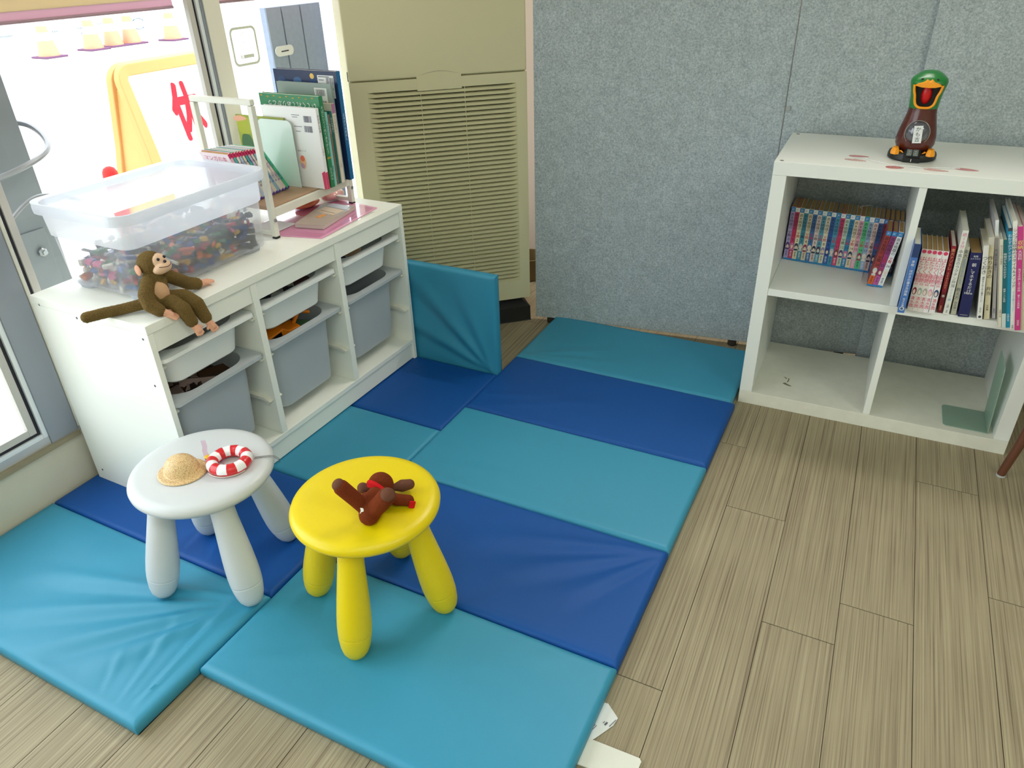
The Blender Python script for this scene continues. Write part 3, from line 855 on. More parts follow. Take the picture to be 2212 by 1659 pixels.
# bricks
BC = [(170, 24, 32), (22, 62, 140), (200, 156, 20), (22, 104, 46), (206, 204, 190), (22, 24, 28), (206, 96, 22), (84, 88, 92), (44, 104, 166), (196, 70, 126)]
BN = ['red', 'blue', 'yellow', 'green', 'white', 'black', 'orange', 'grey', 'light blue', 'pink']
def brick_mesh(nx, ny, hh, mat):
    mb = MB()
    p, h = 0.008, 0.0096 * hh
    mb.box((-nx * p / 2 + 0.0001, -ny * p / 2 + 0.0001, 0), (nx * p / 2 - 0.0001, ny * p / 2 - 0.0001, h))
    for i in range(nx):
        for j in range(ny):
            mb.lathe([(0.0024, h), (0.0024, h + 0.0017)], 8, T=TR((i - (nx - 1) / 2) * p, (j - (ny - 1) / 2) * p, 0), cap0=False)
    o = mb.build('toy_brick', mat, smooth=30)
    me = o.data
    bpy.data.objects.remove(o)
    return me
kinds = [(3, 2, 1), (2, 2, 1), (4, 2, 1), (2, 1, 1), (2, 2, 1.4), (3, 1, 1), (4, 1, 1), (6, 1, 0.5), (2, 2, 0.5)]
bm_ = {}
rnd = random.Random(11)
TT = Matrix.Translation(tub.location) @ Matrix.Rotation(-0.015, 4, 'Z')
slots = []
nyb, nzb = 17, 7
for k in range(nzb):
    for j in range(nyb):
        y = -0.178 + j * 0.356 / (nyb - 1)
        zt = 0.018 + k * 0.0155
        # heap is higher at the far end
        top = 0.070 + 0.040 * (j / (nyb - 1)) ** 1.0
        if zt > top: continue
        slots.append((0.108 + 0.005 * k / nzb, y, zt, 0))
        if k % 2 == 0: slots.append((0.088, y + 0.010, zt + 0.006, 0))
for k in range(3):
    for i in range(6):
        slots.append((-0.10 + i * 0.035, -0.178, 0.020 + k * 0.0205, 1))
for i in range(5):
    for j in range(9):
        y = -0.15 + j * 0.036
        slots.append((-0.10 + i * 0.036, y, 0.078 + 0.030 * (j / 8), 2))
for (x, y, z, w) in slots:
    kd = rnd.choice(kinds); ci = rnd.choices(range(10), weights=[13, 20, 10, 9, 7, 20, 5, 12, 6, 3])[0]
    if w == 1: ci = rnd.choices(range(10), weights=[20, 4, 3, 2, 6, 1, 6, 6, 8, 9])[0]
    key = (kd, ci)
    if key not in bm_: bm_[key] = brick_mesh(*kd, M(BC[ci], 0.25, 0.5, key='brick_' + BN[ci].replace(' ', '_')))
    o = bpy.data.objects.new('toy_brick', bm_[key]); C.objects.link(o)
    sc = 1.0
    o.matrix_world = TT @ Matrix.Translation((x + rnd.uniform(-0.004, 0.004), y + rnd.uniform(-0.004, 0.004), z + rnd.uniform(0, 0.003))) @ Matrix.Rotation(rnd.uniform(0, 6.28), 4, 'Z') @ Matrix.Rotation(rnd.choice([0, 0, PI / 2, 0.4, -0.5, 1.0]), 4, 'X') @ Matrix.Rotation(rnd.uniform(-0.3, 0.3), 4, 'Y')
    where = 'near end' if y < -0.06 else ('middle' if y < 0.07 else 'far end')
    lvl = 'front wall, low' if (w == 0 and z < 0.05) else ('front wall, high' if w == 0 else ('monkey side wall' if w == 1 else 'top of heap'))
    tag(o, '%s toy brick in the translucent tub, %s, %s' % (BN[ci], where, lvl), 'toy brick', 'toy bricks heaped in the translucent tub')
# the dense middle of the heap, never seen brick by brick
mb = MB()
for i in range(620):
    y = rnd.uniform(-0.175, 0.175); x = rnd.uniform(-0.115, 0.098); top = 0.068 + 0.034 * (y + 0.18) / 0.36
    T_ = TT @ Matrix.Translation((x, y, rnd.uniform(0.024, top))) @ Matrix.Rotation(rnd.uniform(0, 6), 4, 'Z') @ Matrix.Rotation(rnd.uniform(-1, 1), 4, 'X')
    mb.box((-0.012, -0.007, -0.005), (0.012, 0.007, 0.005), rnd.randrange(6), T_)
o = mb.build('brick_heap', [M(c, 0.3) for c in BC[:6]]); o['kind'] = 'stuff'
tag(o, 'mixed toy bricks in the middle of the translucent tub', 'toy bricks')

# ------------------------------------------------------------------ books
def book(name, label, Mw, w, d, h, mats, pr, pages=PAPER, group=None, cat='book', round_=0.0, page_sub=0.003):
    """local: x = thickness, -y = spine side, z = up. pr(mb, T) prints the spine / covers"""
    t = thing(name, label, cat, group=group)
    t.matrix_world = Mw
    c = 0.0011
    mb = MB()
    mb.box((0, 0, 0), (w, c, h)); mb.box((0, c, 0), (c, d, h)); mb.box((w - c, c, 0), (w, d, h))
    T = frame((0, -0.00015, 0), (1, 0, 0), (0, 0, 1))
    pr(mb, T)
    mb.build('cover', mats, t, smooth=0)
    MB().box((c, c, page_sub * 0.4), (w - c, d - page_sub, h - page_sub * 0.6)).build('page_block', pages, t, smooth=0)
    return t
def sp(T, x, z, dz=0.0002): return T @ Matrix.Translation((x, z, dz))
def band(mb, T, w, z0, z1, mi, x0=0.0, dz=0.00012): mb.box((x0 + 0.0002, z0, 0), (w - 0.0002, z1, dz), mi, T)

# shelf unit ---------------------------------------------------------
SX, SY, SA = 0.7782, 1.5422, 0.0233
SM = Matrix.Translation((SX, SY, 0)) @ Matrix.Rotation(SA, 4, 'Z')
SW, SD, SH = 0.752, 0.382, 0.774
shelf = thing('cube_bookcase', 'white two-by-two cube bookcase standing against the grey felt partition', 'bookcase', (SX, SY, 0), SA)
MB().box((0, 0, SH - 0.037), (SW, SD, SH)).build('top_board', WHITE, shelf, bevel=0.001)
worn = M((226, 224, 210), 0.45, key='worn_white_foil', var=0.08, vscale=30)
MB().box((0, 0, 0), (SW, SD, 0.044)).build('bottom_board', worn, shelf, bevel=0.001)
for x0, x1 in ((0.0, 0.038), (SW - 0.038, SW)):
    MB().box((x0, 0.0005, 0.0443), (x1, SD, SH - 0.0373)).build('side_board', WHITE, shelf, bevel=0.001)
MB().box((0.0383, 0.002, 0.381), (SW - 0.0383, SD, 0.403)).build('middle_shelf', WHITE, shelf, bevel=0.001)
MB().box((0.3655, 0.003, 0.4032), (0.3845, SD, SH - 0.0373)).build('divider', WHITE, shelf, bevel=0.001)
MB().box((0.3675, 0.003, 0.0443), (0.3865, SD, 0.3808)).build('divider', WHITE, shelf, bevel=0.001)
sc_ = MB()
for pts in (([(0.150, 0.045), (0.158, 0.040), (0.166, 0.036), (0.176, 0.034), (0.180, 0.037), (0.168, 0.044), (0.158, 0.052)]), ([(0.163, 0.085), (0.167, 0.084), (0.168, 0.070), (0.165, 0.058), (0.162, 0.060), (0.165, 0.072)]), ([(0.148, 0.090), (0.156, 0.088), (0.160, 0.080), (0.158, 0.078), (0.154, 0.084)])):
    sc_.prism([(x - 0.03, y + 0.05) for x, y in pts], 0.0441, 0.0444)
sc_.build('scuff_mark', M((120, 116, 98), 0.8, key='scuff', var=0.4, vscale=200), shelf, smooth=0)
for x, y in ((0.018, 0.014), (0.018, 0.36)):
    MB().lathe([(0.0055, 0.7741), (0.0055, 0.7744), (0.001, 0.7744)], 14, T=TR(x, y)).build('cam_cover', M((110, 108, 96), 0.6, key='cam_cover'), shelf)

ZS = 0.4035
MBLK = M((28, 26, 28), 0.6, key='title_black'); MRED = M((196, 40, 60), 0.6, key='title_red')
MBLUE = M((40, 130, 190), 0.5, key='bottom_band_blue'); MWHT = M((236, 236, 232), 0.5, key='print_white')
MSKIN = M((226, 206, 190), 0.6, key='print_skin')
TITLE = '斉木楠雄の'
vols = [('0', 'lavender', (176, 160, 210)), ('1', 'crimson', (190, 50, 100)), ('2', 'cream', (226, 218, 190)), ('3', 'teal blue', (60, 140, 170)), ('4', 'cream', (222, 206, 180)),
        ('7', 'mid blue', (60, 110, 170)), ('5', 'pale pink', (228, 206, 204)), ('6', 'sky blue', (90, 160, 190)), ('8', 'ivory', (230, 222, 200)), ('9', 'royal blue', (40, 90, 170)),
        ('10', 'sky blue', (70, 150, 185)), ('11', 'crimson', (200, 60, 110)), ('12', 'pale green', (196, 214, 196)), ('13', 'bright blue', (40, 130, 180)), ('14', 'cream', (230, 216, 188)),
        ('15', 'pink', (222, 168, 190)), ('16', 'green', (90, 196, 140)), ('17', 'pale blue', (150, 176, 206)), ('18', 'pinkish cream', (226, 200, 190)), ('19', 'blue', (60, 100, 160)),
        ('20', 'maroon', (120, 50, 70)), ('21', 'dark grey', (60, 62, 70)), ('22', 'brown', (120, 90, 70)), ('23', 'navy', (40, 50, 90))]
hair = [(90, 60, 120), (200, 120, 160), (30, 60, 90), (190, 200, 200), (150, 50, 90), (220, 220, 210), (40, 50, 70), (70, 60, 90), (150, 140, 170), (40, 60, 130), (190, 190, 200), (120, 60, 60)]
def manga_print(num, ci, w):
    def pr(mb, T):
        c = w / 2
        band(mb, T, w, 0.158, 0.1712, 2 if ci % 2 == 0 else 3)
        mb.text('JC', 0.007, sp(T, c, 0.1625, 0.0003), 3 if ci % 2 == 0 else 2)
        mb.vtext(TITLE, 0.0112, sp(T, c, 0.154, 0.0003), 1, 0.93)
        mb.vtext('Ψ難', 0.0105, sp(T, c, 0.097, 0.0003), 4 if ci % 3 else 1, 0.95)
        mb.text(num, 0.0105 if len(num) > 1 else 0.0125, sp(T, c, 0.064, 0.0003), 1)
        # small printed portrait, hair shape and face
        mb.sph((c, 0.050, 0.0002), (w * 0.44, 0.009, 0.00015), 5, T, 12, 6)
        mb.sph((c + 0.0003, 0.045, 0.0004), (w * 0.27, 0.006, 0.00015), 6, T, 12, 6)
        mb.box((c - w * 0.4, 0.034, 0.0001), (c + w * 0.4, 0.040, 0.0002), 5, T)
        mb.vtext('麻生周一', 0.0062, sp(T, c, 0.031, 0.0003), 1 if ci % 2 == 0 else 3, 0.95)
        band(mb, T, w, 0.0, 0.006, 2)
    return pr
MW = 0.01335
for i, (n, cn, rgb) in enumerate(vols):
    x = 0.0435 + i * MW
    y = 0.262 - 0.027 * i / 19
    pv = ('bookcase side' if i == 0 else vols[i - 1][1]); nx = ('divider' if i == len(vols) - 1 else vols[i + 1][1])
    lab = '%s comic %s between %s and %s, upright back row, upper left cubby' % (cn, n, pv, nx)
    h = 0.1725 if i < 20 else 0.166
    book('comic_book', lab, SM @ Matrix.Translation((x, min(y, 0.262), ZS)), MW - 0.0005, 0.113, 0.1725, [M(rgb, 0.35, 0.5), MBLK, MBLUE, MWHT, MRED, M(hair[i % 12], 0.6), MSKIN], manga_print(n, i, MW - 0.0005), PAPER, 'comic paperbacks in the upper left cubby')
for k, (n, cn, rgb, band_) in enumerate((('24', 'maroon and orange', (160, 60, 60), (210, 100, 40)), ('25', 'purple', (150, 60, 120), (190, 90, 160)), ('26', 'white', (234, 236, 240), (230, 232, 236)))):
    x = 0.3000 + k * 0.0142
    tl = math.radians(6.6 + k * 0.3)
    w = 0.0135
    mp = manga_print(n, k * 2, w)
    def pr(mb, T, mp=mp, w=w): 
        band(mb, T, w, 0.006, 0.034, 7, 0, 0.00008)
        mp(mb, T)
    book('comic_book', '%s comic %s, %s of the three leaning in front of the back row' % (cn, n, ('left', 'middle', 'right')[k]), SM @ Matrix.Translation((x, 0.128, ZS + w * math.sin(tl) + 0.0002)) @ Matrix.Rotation(tl, 4, 'Y'), w, 0.105, 0.1725,
         [M(rgb, 0.35), MBLK, MBLUE, MWHT, MRED, M(hair[k + 3], 0.6), MSKIN, M(band_, 0.4)], pr, PAPER, 'comic paperbacks in the upper left cubby')
# clear plastic wrap hanging open beside number 24 and a loose white thread
wr = MB()
F_ = SM @ Matrix.Translation((0.279, 0.135, ZS))
vs = []; fs = []
for j in range(9):
    for i in range(5):
        u, v = i / 4, j / 8
        vs.append((0.004 + 0.016 * v + 0.001 * math.sin(5 * v + 3 * u), 0.004 + u * 0.10, 0.001 + v * 0.165))
for j in range(8):
    for i in range(4): fs.append((j * 5 + i, j * 5 + i + 1, (j + 1) * 5 + i + 1, (j + 1) * 5 + i))
wr.add(vs, fs, 0, F_)
tag(wr.build('plastic_sleeve', glass_mat('clear_wrap', (0.86, 0.84, 0.9), 2.5, 0.15), smooth=60), 'clear plastic sleeve standing left of the leaning comic number 24', 'plastic sleeve')
tag(MB().tube([SM @ Vector(p) for p in ((0.243, 0.31, 0.5775), (0.236, 0.318, 0.579), (0.240, 0.324, 0.580), (0.258, 0.345, 0.5785), (0.266, 0.352, 0.5785))], 0.0007, 6).build('thread', M((225, 225, 225), 0.6, key='white_thread')), 'loose white thread lying on top of the upright comics', 'thread')

# right hand cubby ------------------------------------------------------
def vprint(items, w):
    def pr(mb, T):
        for it in items:
            if it[0] == 'b': band(mb, T, w, it[1], it[2], it[3], 0, it[4] if len(it) > 4 else 0.00012)
            elif it[0] == 'v': mb.vtext(it[1], it[2], sp(T, w / 2, it[3], 0.00032), it[4], it[5] if len(it) > 5 else 1.0)
            elif it[0] == 't': mb.text(it[1], it[2], sp(T, w / 2, it[3], 0.00032), it[4])
            elif it[0] == 'o':
                mb.lathe([(it[1], 0.0), (it[1], 0.0003)], 20, it[3], sp(T, w / 2, it[2], 0), cap0=False)
            elif it[0] == 'f':
                z = it[1]
                mb.sph((w / 2, z, 0.0002), (w * 0.42, 0.011, 0.0002), it[2], T, 12, 6); mb.sph((w / 2 - 0.0006, z - 0.002, 0.0004), (w * 0.24, 0.007, 0.0002), it[3], T, 12, 6)
    return pr
NAVY = M((28, 34, 84), 0.35, key='navy_cover'); GREYT = M((90, 92, 96), 0.6, key='grey_print'); PINKT = M((226, 110, 160), 0.6, key='pink_print')
WC = (232, 230, 222)
# (x bottom, y, width, height, tilt(deg), label, cover rgb, print, pages)
books = [
 (0.3865, -0.036, 0.0165, 0.197, -0.6, 'blue letter-writing handbook beside the divider, leftmost in the upper right cubby', (72, 116, 184),
   [('b', 0.160, 0.197, 1), ('v', '手紙・はがきの書き方辞典', 0.0085, 0.152, 2), ('v', '旺文社編', 0.0062, 0.044, 2), ('o', 0.0058, 0.0125, 2), ('o', 0.0042, 0.0125, 0)], [M((40, 62, 110), 0.4), MWHT], 0.15),
] 
for k in range(5):
    books.append((0.4100 + k * 0.0131 + (0.001 if k == 4 else 0), -0.012 + 0.0 * k, 0.0126 if k < 4 else 0.0140, 0.178, -0.8 - 0.3 * k, 'white comic with red title 0%d, %s of the five beside the blue handbook' % (k + 1, ('leftmost', 'second', 'middle', 'fourth', 'rightmost')[k]), (222, 214, 206) if k < 3 else (236, 230, 230),
      [('o', 0.0052, 0.1715, 1), ('v', 'はたらく', 0.0135, 0.159, 1, 0.86), ('v', '細胞', 0.0145, 0.112, 1, 0.9), ('t', '0%d' % (k + 1), 0.0088, 0.077, 1), ('f', 0.059, 2, 3), ('v', '清水茜', 0.0115, 0.044, 1, 0.95)],
      [M((210, 60, 100), 0.5, key='comic_red'), M([(140, 40, 60), (150, 170, 160), (170, 160, 150), (222, 160, 180), (50, 70, 120)][k], 0.6), MSKIN], 0.128))
books += [
 (0.4850, 0.003, 0.0110, 0.190, -3.2, 'dark red quiz book between the comics and the tall white cookbook', (140, 26, 48), [('v', '東大ナゾトレ', 0.0100, 0.183, 1), ('v', 'SEASONⅡ', 0.0075, 0.118, 1, 0.9), ('t', '巻', 0.008, 0.046, 2), ('b', 0.0, 0.060, 3), ('v', '扶桑社', 0.005, 0.022, 1)], [M((228, 170, 120), 0.5), MWHT, M((110, 20, 36), 0.4)], 0.14),
 (0.4985, -0.004, 0.0140, 0.236, -2.6, 'tall white lunch-box cookbook leaning right of the dark red book', (226, 226, 218), [('v', '続10分!', 0.0105, 0.230, 1), ('v', '中高生のラクチン弁当', 0.0105, 0.184, 2), ('v', '320', 0.0095, 0.078, 3), ('o', 0.0040, 0.044, 3), ('v', '上田', 0.006, 0.032, 2), ('v', '学研', 0.0045, 0.014, 2)], [PINKT, GREYT, M((180, 190, 200), 0.6)], 0.185),
 (0.5180, 0.004, 0.0120, 0.191, -4.2, 'grey-cream tutoring book right of the tall white cookbook', (196, 194, 176), [('v', '東大', 0.0115, 0.184, 1), ('v', '家庭教師の頭が良くなる', 0.0065, 0.160, 2), ('v', '教え方', 0.0115, 0.078, 1), ('v', '吉永賢一', 0.0075, 0.038, 1)], [GREYT, M((120, 160, 190), 0.6)], 0.13),
 (0.5345, -0.005, 0.0260, 0.181, -4.6, 'thick navy blue book with white title, between pale books', (30, 36, 88), [('t', '有限', 0.0055, 0.169, 1), ('t', 'ふとりかけ', 0.0045, 0.163, 1), ('v', '朝、マネするだけ', 0.0105, 0.153, 1), ('t', 'Hana', 0.0090, 0.066, 1), ('t', 'WANIBOOKS', 0.0030, 0.005, 1)], [MWHT], 0.128),
 (0.5795, -0.007, 0.0120, 0.206, -10.2, 'white cooking book leaning left next to the thick navy book', (234, 232, 226), [('v', 'つくおき', 0.0125, 0.178, 1), ('v', '週末まとめて作り置きレシピ', 0.0055, 0.122, 1), ('v', '光文社', 0.005, 0.035, 1), ('o', 0.0035, 0.008, 1)], [M((60, 60, 66), 0.6)], 0.15),
 (0.5965, 0.001, 0.0125, 0.228, -11.8, 'cream lunch-box recipe book leaning left, with two large title characters low down', (228, 218, 186), [('b', 0.204, 0.228, 2), ('v', '作りおきの', 0.0125, 0.178, 1), ('v', '弁当', 0.0125, 0.094, 1), ('v', '学研編', 0.0055, 0.042, 1)], [M((60, 56, 52), 0.6), M((216, 210, 196), 0.6)], 0.17),
 (0.6162, 0.014, 0.0078, 0.272, -13.2, 'tall pale lilac magazine leaning behind the cream recipe book', (214, 212, 220), [('b', 0.225, 0.272, 2), ('v', '安心感のある暮らし', 0.0065, 0.195, 1), ('v', '宝島社', 0.005, 0.03, 1)], [M((60, 80, 130), 0.6), MWHT], 0.20),
 (0.6272, -0.037, 0.0070, 0.240, -14.0, 'thin off-white magazine leaning, left of the dark teal one', (222, 216, 196), [('v', '毎日のおかずと常備菜', 0.0052, 0.225, 1), ('v', '主婦の友', 0.0055, 0.05, 1)], [M((150, 120, 90), 0.6)], 0.20),
 (0.6348, -0.038, 0.0092, 0.240, -14.1, 'dark teal magazine leaning between off-white and bright cyan ones', (30, 100, 110), [('v', '時間がない人のおかず', 0.0068, 0.205, 1), ('v', '簡単レシピ百科', 0.0055, 0.110, 1), ('b', 0.0, 0.040, 2)], [MWHT, M((200, 214, 210), 0.5)], 0.20),
 (0.6446, -0.034, 0.0092, 0.270, -14.1, 'bright cyan recipe magazine leaning right of the dark teal one', (28, 148, 186), [('v', 'おかずのアイデア', 0.0090, 0.255, 1), ('v', '主婦生活', 0.0055, 0.040, 1), ('b', 0.262, 0.27, 2)], [MWHT, M((60, 60, 70), 0.6)], 0.205),
 (0.6544, -0.039, 0.0094, 0.290, -14.1, 'tall white storage-style book leaning between cyan and magenta books', (234, 234, 226), [('v', 'シンプル収納のスタイル＆メソッド', 0.0098, 0.272, 1), ('v', 'すっきり暮らすアイデア', 0.005, 0.105, 2), ('v', '学研', 0.005, 0.012, 1)], [M((60, 62, 70), 0.6), M((90, 160, 190), 0.6)], 0.205),
 (0.6646, -0.043, 0.0118, 0.279, -14.1, 'magenta storage encyclopedia leaning right of the tall white book', (206, 62, 136), [('v', '収納', 0.0120, 0.244, 1), ('v', '大百科', 0.0090, 0.219, 2), ('v', '見せる収納しまう収納', 0.0062, 0.170, 2), ('v', '暮らしの実例集', 0.0055, 0.100, 2), ('v', '成美堂', 0.0055, 0.03, 2)], [M((244, 220, 110), 0.5), MWHT], 0.205),
 (0.6772, -0.038, 0.0116, 0.274, -14.1, 'cream booklet, rightmost in the upper right cubby', (218, 208, 184), [('v', '暮らし', 0.007, 0.255, 1), ('v', '整理整頓の教科書', 0.008, 0.20, 2)], [M((90, 80, 70), 0.6), M((120, 150, 90), 0.6)], 0.205),
]
for (x, y, w, h, tl, lab, rgb, items, mats, dep) in books:
    a = math.radians(tl)
    book('book' if h > 0.18 or 'navy' in lab else 'comic_book', lab, SM @ Matrix.Translation((x, y, ZS + 0.0003)) @ Matrix.Rotation(a, 4, 'Y'), w, dep, h, [M(rgb, 0.35)] + mats, vprint(items, w), PAPER if h < 0.19 else PAPERW, 'books in the upper right cubby')

# frosted green bookend on the bottom board
GR = film_mat('green_acrylic', (196, 222, 206), 0.25, 0.2, 0.10)
be = thing('bookend', 'pale green translucent bookend in the lower right cubby', 'bookend')
be.matrix_world = SM @ Matrix.Translation((0.700, 0.025, 0.0442))
def rpoly(w, h, r, corners=(1, 1, 1, 1), n=5):
    P = []
    for k, (cx, cy, a0) in enumerate(((w - r, h - r, 0), (r, h - r, PI / 2), (r, r, PI), (w - r, r, 1.5 * PI))):
        if corners[k]:
            for i in range(n + 1):
                a = a0 + i * PI / 2 / n; P.append((cx + r * math.cos(a), cy + r * math.sin(a)))
        else: P.append(((w, h), (0, h), (0, 0), (w, 0))[k])
    return P
MB().prism([(x - 0.115, y) for x, y in rpoly(0.115, 0.125, 0.012, (0, 1, 1, 0))], 0.0002, 0.0022).build('foot_plate', GR, be, bevel=0.0004)
F2 = frame((0.0, 0.0, 0.0), (0, 1, 0), (-0.06, 0, 1))
MB().prism(rpoly(0.125, 0.215, 0.014, (1, 1, 0, 0)), 0, 0.0022, 0, F2).build('upright_plate', GR, be, bevel=0.0004)

# leaf stickers on the bookcase
for k, (x, y, a, L_, W_, lab) in enumerate(((0.206, 0.128, 0.05, 0.052, 0.020, 'plain rose leaf cut-out on the bookcase top, far leftmost'), (0.200, 0.082, -0.10, 0.056, 0.018, 'striped pink leaf cut-out on the bookcase top at the left front'),
        (0.298, 0.035, 0.1, 0.044, 0.026, 'dark speckled pink cut-out directly in front of the duck toy'), (0.395, 0.040, -0.14, 0.058, 0.020, 'striped pink leaf cut-out right of the speckled one'), (0.465, 0.070, -0.15, 0.056, 0.022, 'plain rose leaf cut-out, rightmost on the bookcase top'))):
    n = 24
    P = []
    for i in range(n):
        t_ = 2 * PI * i / n
        P.append((L_ / 2 * math.cos(t_), W_ / 2 * math.sin(t_) * (1 - 0.25 * math.cos(t_))))
    Tm = SM @ TR(x, y, SH + 0.0002, 0, 0, a)
    mb = MB().prism(P, 0, 0.0004, 0, Tm)
    if k in (1, 3):
        for i in range(7):
            xx = -L_ / 2 + L_ * (i + 1) / 8
            hh = W_ / 2 * math.sqrt(max(0, 1 - (2 * xx / L_) ** 2)) * 0.8
            mb.add([(xx - 0.0035, -hh, 0.0005), (xx - 0.0010, -hh, 0.0005), (xx + 0.0035, hh, 0.0005), (xx + 0.0010, hh, 0.0005)], [(0, 1, 2, 3)], 1, Tm)
    if k == 2:
        for i in range(16):
            q = random.Random(i); rr_ = math.sqrt(q.random()) * 0.8; an = q.random() * 6.28
            mb.lathe([(0.0012, 0.0004), (0.0012, 0.0006)], 6, 1, Tm @ Matrix.Translation((rr_ * L_ / 2 * math.cos(an), rr_ * W_ / 2 * math.sin(an), 0)), cap0=False)
    o = mb.build('leaf_cutout', [M((190, 130, 134) if k in (0, 4) else (196, 150, 146) if k != 2 else (176, 104, 104), 0.6), M((222, 196, 186) if k != 2 else (226, 180, 170), 0.6)], smooth=0)
    tag(o, lab, 'leaf cut-out', 'pink leaf cut-outs strung on the bookcase')
tag(MB().tube([SM @ Vector((x, y, SH + 0.0016 + 0.0008 * (i % 2))) for i, (x, y) in enumerate(((0.19, 0.085), (0.222, 0.110), (0.235, 0.090), (0.26, 0.072), (0.285, 0.062), (0.305, 0.050), (0.32, 0.056), (0.345, 0.050), (0.37, 0.045), (0.385, 0.052), (0.41, 0.066), (0.43, 0.064), (0.45, 0.072)))], 0.0011, 6).build('clear_string', M((232, 232, 230), 0.2, key='clear_tape_sheen')), 'thin clear string joining the pink leaf cut-outs', 'string')

# ------------------------------------------------------------------ duck toy
dk = thing('duck_toy', 'green-headed toy duck with wide open orange beak on the bookcase', 'toy duck', (1.110, 1.712, 0.7742), 0.0)
BRN = M((82, 28, 20), 0.22, 0.6, key='duck_brown'); GRN = M((24, 122, 50), 0.3, 0.6, key='duck_green'); ORG = M((250, 160, 20), 0.32, key='duck_orange')
MB().loft([[(0.060 * s * math.cos(a), 0.058 * s * math.sin(a) - 0.004, z) for a in [2 * PI * i / 40 for i in range(40)]] for s, z in ((0.95, 0), (1.0, 0.003), (1.0, 0.012), (0.96, 0.018), (0.86, 0.021), (0.6, 0.023))]).build('base', BLACK, dk)
lp = MB().prism([(-0.021, -0.066), (0.021, -0.066), (0.019, -0.03), (-0.019, -0.03)], 0.001, 0.012)
lp.add([(-0.021, -0.066, 0.012), (0.021, -0.066, 0.012), (0.019, -0.034, 0.034), (-0.019, -0.034, 0.034), (-0.019, -0.030, 0.012), (0.019, -0.030, 0.012)], [(0, 1, 2, 3), (0, 3, 4), (1, 5, 2), (2, 5, 4, 3)])
con = lp.build('console', BLACK, dk, bevel=0.001)
Fl = frame((0, -0.0503, 0.0232), (1, 0, 0), (0, 0.032, 0.022))
l2 = MB().box((-0.015, -0.013, 0), (0.015, 0.012, 0.0006), 0, Fl)
for cx in (-0.0075, 0.0075):
    l2.box((cx - 0.0055, -0.0105, 0.0006), (cx + 0.0055, 0.0095, 0.0009), 1, Fl)
    for a, b, c_, d_ in ((-0.0035, 0.0060, 0.0035, 0.0075), (-0.0035, -0.0008, 0.0035, 0.0005), (-0.0035, -0.0075, 0.0035, -0.0062), (-0.0042, -0.007, -0.003, 0.007), (0.003, -0.007, 0.0042, 0.007)):
        l2.box((cx + a, b, 0.0009), (cx + c_, d_, 0.0011), 2, Fl)
l2.build('display', [M((60, 66, 66), 0.3), M((150, 156, 150), 0.4), M((80, 86, 84), 0.5)], dk, smooth=0)
MB().box((-0.0006, -0.0668, 0.003), (0.0006, -0.0660, 0.010)).build('mark', MWHT, dk, smooth=0)
rings = []
for z, rx, ry, oy in ((0.018, 0.034, 0.034, 0.0), (0.026, 0.043, 0.041, 0), (0.040, 0.0485, 0.046, 0), (0.058, 0.0480, 0.046, 0), (0.078, 0.0445, 0.043, 0), (0.098, 0.0395, 0.039, 0), (0.116, 0.0355, 0.0355, 0), (0.128, 0.0345, 0.034, 0), (0.136, 0.0345, 0.034, 0)):
    rings.append([(rx * math.cos(a), ry * math.sin(a) + oy, z) for a in [2 * PI * i / 48 for i in range(48)]])
MB().loft(rings).build('body', BRN, dk, smooth=60)
# head, hollowed by the open mouth
rings = []
for z, rx, ry, oy in ((0.131, 0.0350, 0.0345, 0), (0.140, 0.0355, 0.035, -0.001), (0.155, 0.0365, 0.037, -0.003), (0.172, 0.0390, 0.039, -0.005), (0.186, 0.0425, 0.040, -0.006), (0.196, 0.0440, 0.040, -0.006), (0.203, 0.0415, 0.038, -0.004), (0.209, 0.034, 0.034, 0.0), (0.215, 0.026, 0.028, 0.003), (0.219, 0.018, 0.020, 0.004), (0.221, 0.008, 0.009, 0.004)):
    ring = []
    for i in range(48):
        a = 2 * PI * i / 48
        c_, s_ = math.cos(a), math.sin(a)
        p = 0.82
        ring.append((rx * math.copysign(abs(c_) ** p, c_), ry * math.copysign(abs(s_) ** p, s_) + oy, z))
    rings.append(ring)
head = MB().loft(rings).build('head', [GRN, M((14, 16, 14), 0.5, key='mouth_dark')], dk, smooth=50)
mouth = [(-0.0325, 0.190), (-0.0290, 0.1915), (-0.012, 0.188), (0.012, 0.188), (0.0290, 0.1915), (0.0325, 0.190), (0.0300, 0.176), (0.0255, 0.163), (0.0235, 0.150), (0.0200, 0.141), (0.0120, 0.1355), (0.0, 0.1345), (-0.0120, 0.1355), (-0.0200, 0.141), (-0.0240, 0.150), (-0.0265, 0.163), (-0.0305, 0.176)]
def smooth_poly(P, n=5):
    out = []
    for i in range(len(P)):
        p0, p1, p2, p3 = [Vector((*P[(i + k) % len(P)], 0)) for k in (-1, 0, 1, 2)]
        for k in range(n):
            t = k / n
            v = 0.5 * ((2 * p1) + (p2 - p0) * t + (2 * p0 - 5 * p1 + 4 * p2 - p3) * t * t + (3 * p1 - p0 - 3 * p2 + p3) * t ** 3)
            out.append((v.x, v.y))
    return out
Fm = frame((0, -0.08, 0), (1, 0, 0), (0, 0, 1))
cut = MB().prism(smooth_poly(mouth)[::-1], -0.062, 0.03, 1, Fm).build('cut', [GRN, M((14, 16, 14), 0.5, key='mouth_dark')], None, smooth=0)
cut.location = dk.location
bo = head.modifiers.new('b', 'BOOLEAN'); bo.operation = 'DIFFERENCE'; bo.object = cut; bo.solver = 'EXACT'
bpy.context.view_layer.update(); dg = bpy.context.evaluated_depsgraph_get()
me = bpy.data.meshes.new_from_object(head.evaluated_get(dg)); head.modifiers.clear(); head.data = me
bpy.data.objects.remove(cut)
